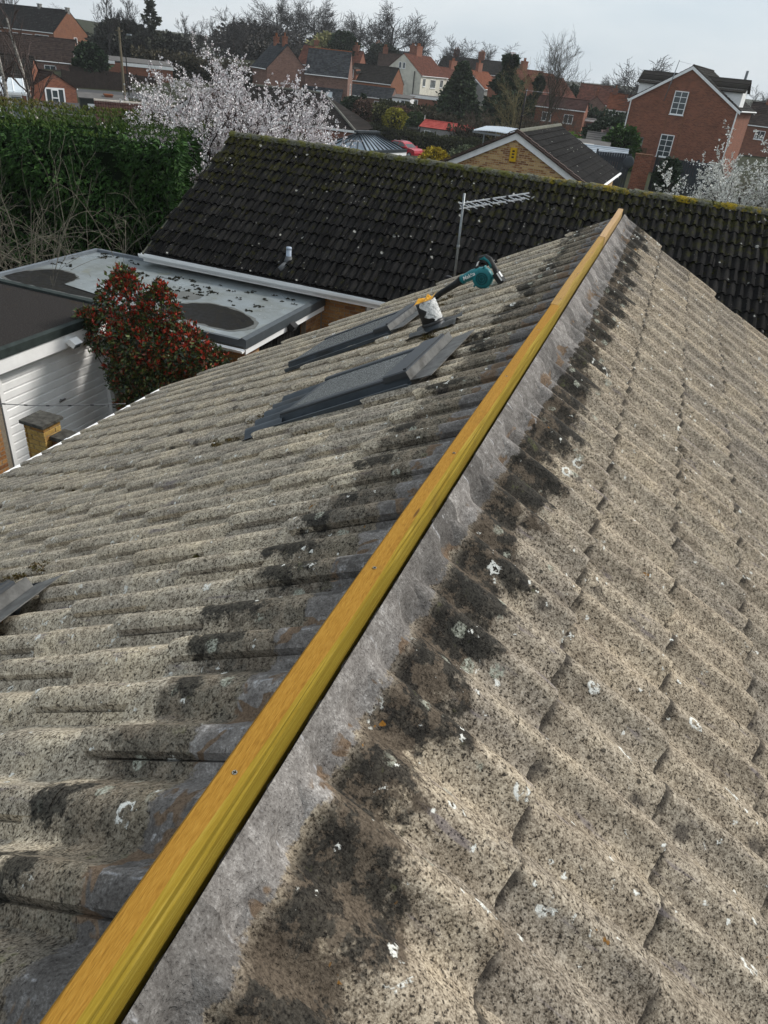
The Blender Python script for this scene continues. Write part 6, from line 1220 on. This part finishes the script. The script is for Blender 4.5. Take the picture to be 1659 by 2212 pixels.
# slate and brick pair of houses, cream house, grey gables
t7 = gable_house('house', 'old brick house with mossy slate roof and lean-to with skylights', -52.6, 108.4, -.16, 17, 6.1, 3.05, 4.49, 44.4, M_PINKB, R_SLATE, wins=(('g1', .5, 2.2, .9, 1.4, (0, 1)),), chim=(), barge=False, vo=.04, base=2, ridge=M_TERRA)
m = MB(); coursed(m, [(-.3,-3.07,2.9), (5.5,-3.07,2.9), (5.5,-5.7,.7), (-.3,-5.7,.7)], 1, 9); lo_ = m.build('lean_to_roof', R_SLATE, t7); m = MB(); m.prism([(5.4,-3.06,-2), (5.4,-3.06,2.8), (5.4,-5.6,.68), (5.4,-5.6,-2)], (-5.6,0,0)); m.build('lean_to_wall', M_PINKB, t7)
for x in (2.2, 3.7): m = MB(); d = Vector((0,-2.63,-2.2)).normalized(); nn = Vector((0,-2.2,2.63)).normalized()*-1; nn = -nn if nn.z < 0 else nn; c_ = Vector((x,-4.1,2.04))+nn*.09; m.obox(c_, (.5,0,0), d*.6, nn*.05); sk = m.build('skylight', M_BAR, lo_); m = MB(); m.obox(c_+nn*.052, (.42,0,0), d*.52, nn*.006); m.build('pane', glass('sky_pane', (.30,.34,.36)), sk)
gable_house('house', 'brick cross gable with orange chimney pots left of the slate roof', -53.8, 104.2, .5, 138, 6.5, 3.0, 3.9, 43.8, M_PINKB, R_SLATE, chim=((1.2, 0, .7, 1.0, 1), (4.6, 0, .9, .9, 2)), barge=False, vo=.04, base=2, wins=(('f', 1.0, 1.8, .6, 1.4, (0, 1)),))
t8 = gable_house('house', 'brick house with dark tiled roof, white dormer window and orange-brown gable', -53.4, 127.2, .0, -.13, 7.75, 3.05, 3.75, 35.8, M_ORB, R_MOSSY, vo=.05, base=1.5, barge=False)
m = MB(); m.box(.2, 1.7, -3.3, -1.4, 3.6, 5.2); dm = m.build('dormer', M_RED, t8); window(dm, (.85, -3.3, 4.1), (1,0,0), (0,-1,0), .9, 1.0, (0, 0)); m = MB(); coursed(m, [(1.1,-1.2,5.5), (1.1,-3.5,5.5), (2.0,-3.5,4.6), (2.0,-1.2,4.9)], 1, 3); coursed(m, [(1.1,-1.2,5.5), (1.1,-3.5,5.5), (.1,-3.5,4.9), (.1,-1.2,4.9)], 1, 3); m.build('dormer_roof', R_MOSSY, dm)
t = gable_house('outbuilding', 'low slate roofed brick building below the dark tiled house', -50.2, 117.5, -.1, 3, 7.6, 1.75, 2.1, 38, M_PINKB, R_SLATE, wins=(('f', 1.2, .9, .9, .7), ('f', 3.6, .6, 1.0, 1.0), ('f', 5.6, .7, 1.2, .9)), cat='outbuilding', barge=False, vo=.03, base=1.5, ridge=M_TERRA)
t = thing('porch', 'small white sun porch at the end of the low slate building', 'porch', (-42.3, 117.2, .0), R(3)); m = MB(); m.box(0, 2.8, -1.2, 1.2, -1, 2.2); m.build('wall', M_WHITE, t); m = MB(); m.prism([(-.1,-1.3,2.2), (2.9,-1.3,2.2), (2.9,1.3,2.55), (-.1,1.3,2.55)], (0,0,.12)); m.build('roof', M_SHR, t); window(t, (2.0,-1.2,.3), (1,0,0), (0,-1,0), 1.2, 1.75, (1, 1)); window(t, (.6,-1.2,1.1), (1,0,0), (0,-1,0), .5, .6, (0, 0))
t9 = gable_house('house', 'cream rendered house with red-brown tiled roof and attic window', -51.75, 146.1, 1.08, 83, 12, 3.95, 4.2, 37.5, M_CREAM, R_RED, wins=(('g0', .55, 4.9, .55, 1.0, (0, 0)), ('g0', -.25, 4.9, .55, 1.0, (0, 0)), ('g0', .3, 1.3, 1.1, 1.9, (0, 1)), ('f', 1.5, 2.4, 1.2, 1.3), ('f', 5.5, 2.2, 2.4, 1.4, (3, 0)), ('f', 9.5, 2.4, 1.4, 1.3)), chim=((6.0, 0, 2.4, 1.5, 4),), vo=.06, barge=False, base=2, wallm2=M_RED)
m = MB(); m.tube([(-.15, -2.6, -2), (-.15, -2.6, 4.7)], .09, 6); m.build('soil_pipe', M_BLKP, t9)
t = thing('outbuilding', 'flat roofed brick garage with white fascia below the cream house', 'garage', (-41.6, 124.0, -.2), R(7)); m = MB(); m.box(0, 7.2, -2, 2, -1.5, 2.5); m.build('wall', M_RED, t); m = MB(); m.box(-.1, 7.3, -2.12, 2.1, 2.5, 2.9); m.build('fascia', M_WHITEP, t); window(t, (-.9+1.6, -2, .7), (1,0,0), (0,-1,0), 1.0, 1.6, (1, 0)); m = MB(); m.box(-.05, 7.25, -2.0, 2.0, 2.901, 2.95); m.build('roof', M_SHR, t)
gable_house('house', 'left grey pebble-dashed gable with red-brown roof behind the cone-shaped conifer', -49.6, 161.5, -.7, 72, 9, 3.3, 5.2, 35.5, M_GREYR, R_RED, chim=((5.0, 0, 2.0, 1.4, 3),), vo=.1, base=2); gable_house('house', 'right grey pebble-dashed gable with orange-red roof beside the dark pine', -41.1, 153.6, -.9, 83.7, 10.5, 3.65, 5.1, 36, M_GREYR, R_ORR, chim=((5.2, 0, 2.2, 1.4, 3),), vo=.1, base=2)
# further roofs between the trees
for a in [('house', 'red roofed house with rooflight behind the slate ridge', -74, 150, 1.5, 8, 12, 4.2, 3.4, 36, M_RED, R_RED, ((2.5,0,.9,1.1,1),(10.5,0,1.2,1.0,2))), ('house', 'slate roofed house below the round-crowned bare trees', -66.5, 168, 2.2, 4, 9.5, 4, 4.0, 34, M_RED, R_SLATE, ((1,0,1,1.2,2),(8.6,0,1.2,1.3,2))), ('house', 'brown hipped looking roof behind the white gable', -60.5, 156, 1.2, 20, 8, 4, 4.3, 34, M_RED, R_BROWN, ((1.2,0,1.0,1.0,2),)), ('house', 'dark roofed terrace with brick chimneys behind the cream house', -56, 185, 1.8, -2, 18, 4, 4.8, 33, M_RED, R_MOSSY, ((3,0,1.4,1.5,3),(9,0,1.4,1.5,3),(16,0,1.6,1.6,4))),
          ('house', 'orange roofed brick house peeping right of the right grey gable', -34, 170, 0, 40, 7, 3.6, 5.0, 38, M_RED, R_ORR, ()), ('house', 'red-brown house with white windows behind the slim ivy-clad conifer', -29.5, 134, .2, 60, 9, 3.6, 4.7, 38, M_RED, R_RED, ((4,0,1.2,1.2,2),)), ('house', 'red-brown house left of the tall bare tree trunk', -25.2, 131, .2, 62, 9, 3.4, 4.2, 38, M_RED, R_RED, ()), ('house', 'long low maroon roof behind the tall bare tree', -18.6, 107.5, .1, 2, 6.2, 2.4, 3.6, 24, M_RED, R_MAROON, ()),
          ('house', 'far red-brown roof right of the small dark conifer', -19.0, 148, .4, 2, 5.5, 3.4, 3.6, 38, M_RED, R_RED, ()), ('house', 'pinkish brick gable end in front of the far red-brown roof', -14.8, 138, .5, 100, 6, 2.3, 2.9, 36, M_PINKB, R_RED, ((1,0,.8,.8,1),)), ('bungalow', 'far white bungalow with salmon red roof left of the tall red brick house', -11.9, 129.5, 1.2, 3, 6.5, 3, 2.6, 34, M_CREAM, R_ORR, ((.6,0,.7,.7,1),)), ('house', 'far brick house at the right edge behind the white blossom', 7.6, 119, .8, -8, 9, 3.6, 3.4, 34, M_RED, R_BROWN, ((2.0,0,.9,.9,1),)),
          ]:
    nm, lb, X, Y, z0, rot, L, w_, e, pt, wm, rm, ch = a; wn_ = [('f', L*.25, max(.8, e-1.6), 1.2, 1.0), ('f', L*.7, max(.8, e-1.6), 1.2, 1.0)]; gable_house(nm, lb, X, Y, z0, rot, L, w_, e, pt, wm, rm, wins=wn_, chim=ch, base=2.5, cat='house' if nm == 'house' else nm, barge=False, wallm2=M_RED)
t = thing('garage_block', 'row of low garages with white fascia boards at the foot of the far roofs', 'garages', (-15.6, 110, .6), R(1))
m = MB(); m.box(0, 9, -1.5, 1.5, -1.5, 1.9); m.build('wall', M_RED, t); m = MB(); m.box(-.1, 9.1, -1.62, 1.6, 1.9, 2.12); m.build('fascia', M_WHITEP, t); m = MB(); m.box(-.05, 9.05, -1.5, 1.55, 2.121, 2.2); m.build('roof', M_SHR, t)
for k in range(3): m = MB(); m.box(.6+k*2.8, 2.8+k*2.8, -1.54, -1.5, -1, 1.75); m.build('garage_door', M_BLKP if k == 1 else M_WHITEP, t)

# left side: big brick house, brown roofed bungalow, gabled extension, conservatory, fences, road
gable_house('house', 'large orange-brown brick house with dark tiled roof at the top left', -119.4, 119.3, 3.13, -1.2, 16, 4.13, 2.5, 38.9, M_ORB, R_DARK, wins=(('g1', .9, .5, .75, 1.55, (0, 1)), ('f', 3.2, .85, 2.6, 1.0, (2, 0)), ('f', 7.2, .85, 2.0, 1.0, (2, 0)), ('f', 10.2, .85, 2.2, 1.0, (1, 0)), ('f', 13.4, .85, 2.9, 1.1, (2, 0))), chim=((15.8, 0, .5, .45, 0), (9.8, 0, .5, .6, 0)), vo=.05, barge=False, base=2.5, wallm2=M_GREYR)
gable_house('bungalow', 'brick bungalow with broad brown tiled roof behind the gabled extension', -87.6, 82.0, .15, 30, 13, 3.9, 2.6, 31.5, M_PINKB, R_BROWN, wins=(('f', 6.8, .9, 2.0, 1.2, (2, 0)), ('f', 10.4, .9, 1.4, 1.2, (1, 0))), vo=.10, barge=False, cat='bungalow', base=2.5)
t3 = gable_house('house_extension', 'red brick gabled extension with white framed windows behind the birches', -54.1, 59.5, -.25, 150.6, 6, 1.91, 2.0, 30, M_RED, R_BROWN, vo=.04, ov=.06, barge=False, cat='extension', base=2)
window(t3, (0, .05, .2), (0,-1,0), (-1,0,0), 1.75, 1.75, (2, 0), fw=.13); window(t3, (-.02, .05, 1.1), (0,-1,0), (-1,0,0), .62, .72, (0, 0), fw=.09, sill=False)
gable_house('bungalow', 'low dark brown roof slope left of the gabled extension, behind the birches', -64.5, 54.0, -.3, 34, 10.0, 3.9, 1.9, 30, M_RED, R_MOSSY, vo=.08, barge=False, cat='bungalow', base=2.5)
t = thing('conservatory', 'white framed conservatory with pale panelled roof at the left edge', 'conservatory', (-46.2, 41.6, 0), R(45)); m = MB(); 
for k in range(7): m.prism([(-.3+k*.66, -1.6, 2.35), (.3+k*.66, -1.6, 2.35), (.3+k*.66, .6, 3.05), (-.3+k*.66, .6, 3.05)], (0,0,.05))
m.build('roof_panel', plain('pale_roof_sheet', (.50,.55,.58), .35, .12, 2), t); m = MB()
for k in range(8): m.bar((-.33+k*.66, -1.62, 2.40), (-.33+k*.66, .6, 3.10), .07, .07)
m.box(-.4, 4.4, -1.68, -1.5, 2.22, 2.36); m.build('glazing_bar', M_WHITE, t)
for k in range(6): window(t, (.0+k*.74, -1.55, .75), (1,0,0), (0,-1,0), .74, 1.45, (0, 1), pane=M_GLASSL, fw=.08, sill=False)
m = MB(); m.box(-.36, 4.36, -1.6, -1.45, -.6, .73); m.build('dwarf_wall', M_WHITE, t); m = MB(); m.prism([(4.36,-1.55,.0), (4.36,.6,.0), (4.36,.6,3.0), (4.36,-1.55,2.3)], (.05,0,0)); m.build('end_panel', M_WHITE, t)
fence('dark wavy-topped panel fence along the pavement on the left', (-63.6, 71.2), (-59.4, 77.2), 1.75, M_FENCE, .16, 1.83, z=(.80, .80), scal=.07); fence('second dark fence stepping along behind the street lamp', (-67.5, 77.0), (-61.0, 84.0), 1.35, M_FENCE, .2, 1.83, z=(1.45, 1.0))
m = MB(); m.add([(-66, 66, hz(-66,66)+.10), (-52, 50, hz(-52,50)+.10), (-42, 58, hz(-42,58)+.10), (-56, 76, hz(-56,76)+.10)], [(0,1,2,3)]); m.build('road', M_TAR, kind='structure')
m = MB(); m.add([(-63.4, 70.0, .98), (-62.2, 69.2, .96), (-55.0, 78.0, .96), (-57, 79.3, .98)], [(0,1,2,3)]); m.build('pavement', plain('paving', (.16,.15,.145)), kind='structure')
t = thing('garage_block', 'long row of brick garages with white fascia on the bank behind the fences', 'garages', (-71.5, 82.5, .9), R(41)); m = MB(); m.box(0, 11.5, -.3, 3.5, -2, 2.45); m.build('wall', M_RED, t); m = MB(); m.box(-.1, 4.6, -.42, -.3, 2.3, 2.62); m.box(5.4, 11.6, -.42, -.3, 2.2, 2.55); m.build('fascia', M_WHITEP, t); m = MB(); m.prism([(-.1,-.3,2.62), (11.6,-.3,2.55), (11.6,3.6,2.95), (-.1,3.6,3.0)], (0,0,.08)); m.build('roof', M_SHR, t)
def pole(nm, label, X, Y, z0, ztop, r0, r1, mat, cat, arm=0):
    t = thing(nm, label, cat, (X, Y, z0)); m = MB(); m.tube([(0,0,-.5), (0,0,ztop-z0)], [r0, r1], 10); m.build('pole', mat, t)
    if arm: h = ztop-z0; m = MB(); m.tube([(0,0,h-.02), (.12,-.05,h+.1), (arm,-.3,h+.14)], .04, 6); m.build('arm', mat, t); m = MB(); m.bbox(arm-.1, arm+.42, -.42, -.18, h+.08, h+.22, .03); m.build('lamp_head', M_GALV, t)
    else: h = ztop-z0; m = MB(); m.bar((-.4,0,h-.3), (.4,0,h-.3), .08, .1); m.build('crossarm', mat, t)
pole('utility_pole', 'tall wooden utility pole beside the street lamp on the left', -56.1, 71.7, .9, 6.95, .15, .11, plain('pole_wood', (.15,.125,.085), .9, .2, 4), 'utility pole'); pole('street_lamp', 'slim black street lamp beside the wooden utility pole', -55.9, 72.2, .9, 6.25, .075, .05, M_BLKP, 'street lamp', .7)
pole('utility_pole', 'distant thin dark pole right of the large brick house', -91.5, 117.0, 3.5, 9.2, .12, .1, B_DARK, 'utility pole')
t = thing('brick_pier', 'small red brick gate pier with low wall beside the grey road', 'wall', (-47.5, 58.6, .4), R(50)); m = MB(); m.box(-.3, .3, -.3, .3, -.5, 1.35); m.box(.3, 3.2, -.15, .15, -.5, 1.0); m.build('wall', M_RED, t); m = MB(); m.box(-.36, .36, -.36, .36, 1.352, 1.45); m.build('cap', M_TERRA, t)
t = thing('shed', 'dark green shed with white sign panel by the road', 'shed', (-49.3, 57.0, .1), R(42)); m = MB(); m.prism([(0,-1.2,-1), (0,-1.2,1.35), (0,1.2,1.6), (0,1.2,-1)], (3.6,0,0)); m.build('wall', plain('dark_green_felt', (.028,.032,.028), .9, .3), t); m = MB(); m.box(.6, 1.9, -1.23, -1.2, .65, .98); m.build('white_panel', M_WHITE, t); m = MB(); m.prism([(-.1,-1.3,1.36), (3.7,-1.3,1.36), (3.7,1.3,1.63), (-.1,1.3,1.63)], (0,0,.06)); m.build('roof', M_SHR, t)
shed('low dark felt roof just above the conifer hedge top', -43.0, 51.6, -.9, 47, 5.5, 2.6, 1.6, 14, M_WOODG, plain('dark_felt_roof', (.035,.033,.028), .95, .3))
gable_house('garage', 'low maroon tiled roof with pale ridge tiles beyond the conifer hedge', -35.8, 43.0, -.9, 40, 5.4, 2.6, 2.3, 24, M_RED, R_MAROON, vo=.1, barge=False, gutter=False, cat='garage', base=1.5, ridge=plain('pale_ridge', (.42,.38,.33), .9))
gable_house('bungalow', 'bungalow gable with white bargeboard half hidden behind the blossom tree', -26.2, 39.9, -.6, 107, 9, 2.9, 2.7, 30, M_RED, R_BROWN, vo=.15, cat='bungalow', base=1.5)

# thin moist air: far things pale slightly
hm = bpy.data.materials.new('haze'); hm.use_nodes = True; ht = hm.node_tree; ht.nodes.clear()
ho = ht.nodes.new('ShaderNodeOutputMaterial'); hv = ht.nodes.new('ShaderNodeVolumePrincipled'); hv.inputs['Color'].default_value = (.93,.95,.97,1); hv.inputs['Density'].default_value = .00028; hv.inputs['Anisotropy'].default_value = .2
ht.links.new(hv.outputs[0], ho.inputs['Volume'])
m = MB(); m.box(-1000, 1000, -400, 1200, -12, 40); m.build('haze', hm, kind='stuff', label='thin moist haze over the gardens and far roofs', cat='haze')
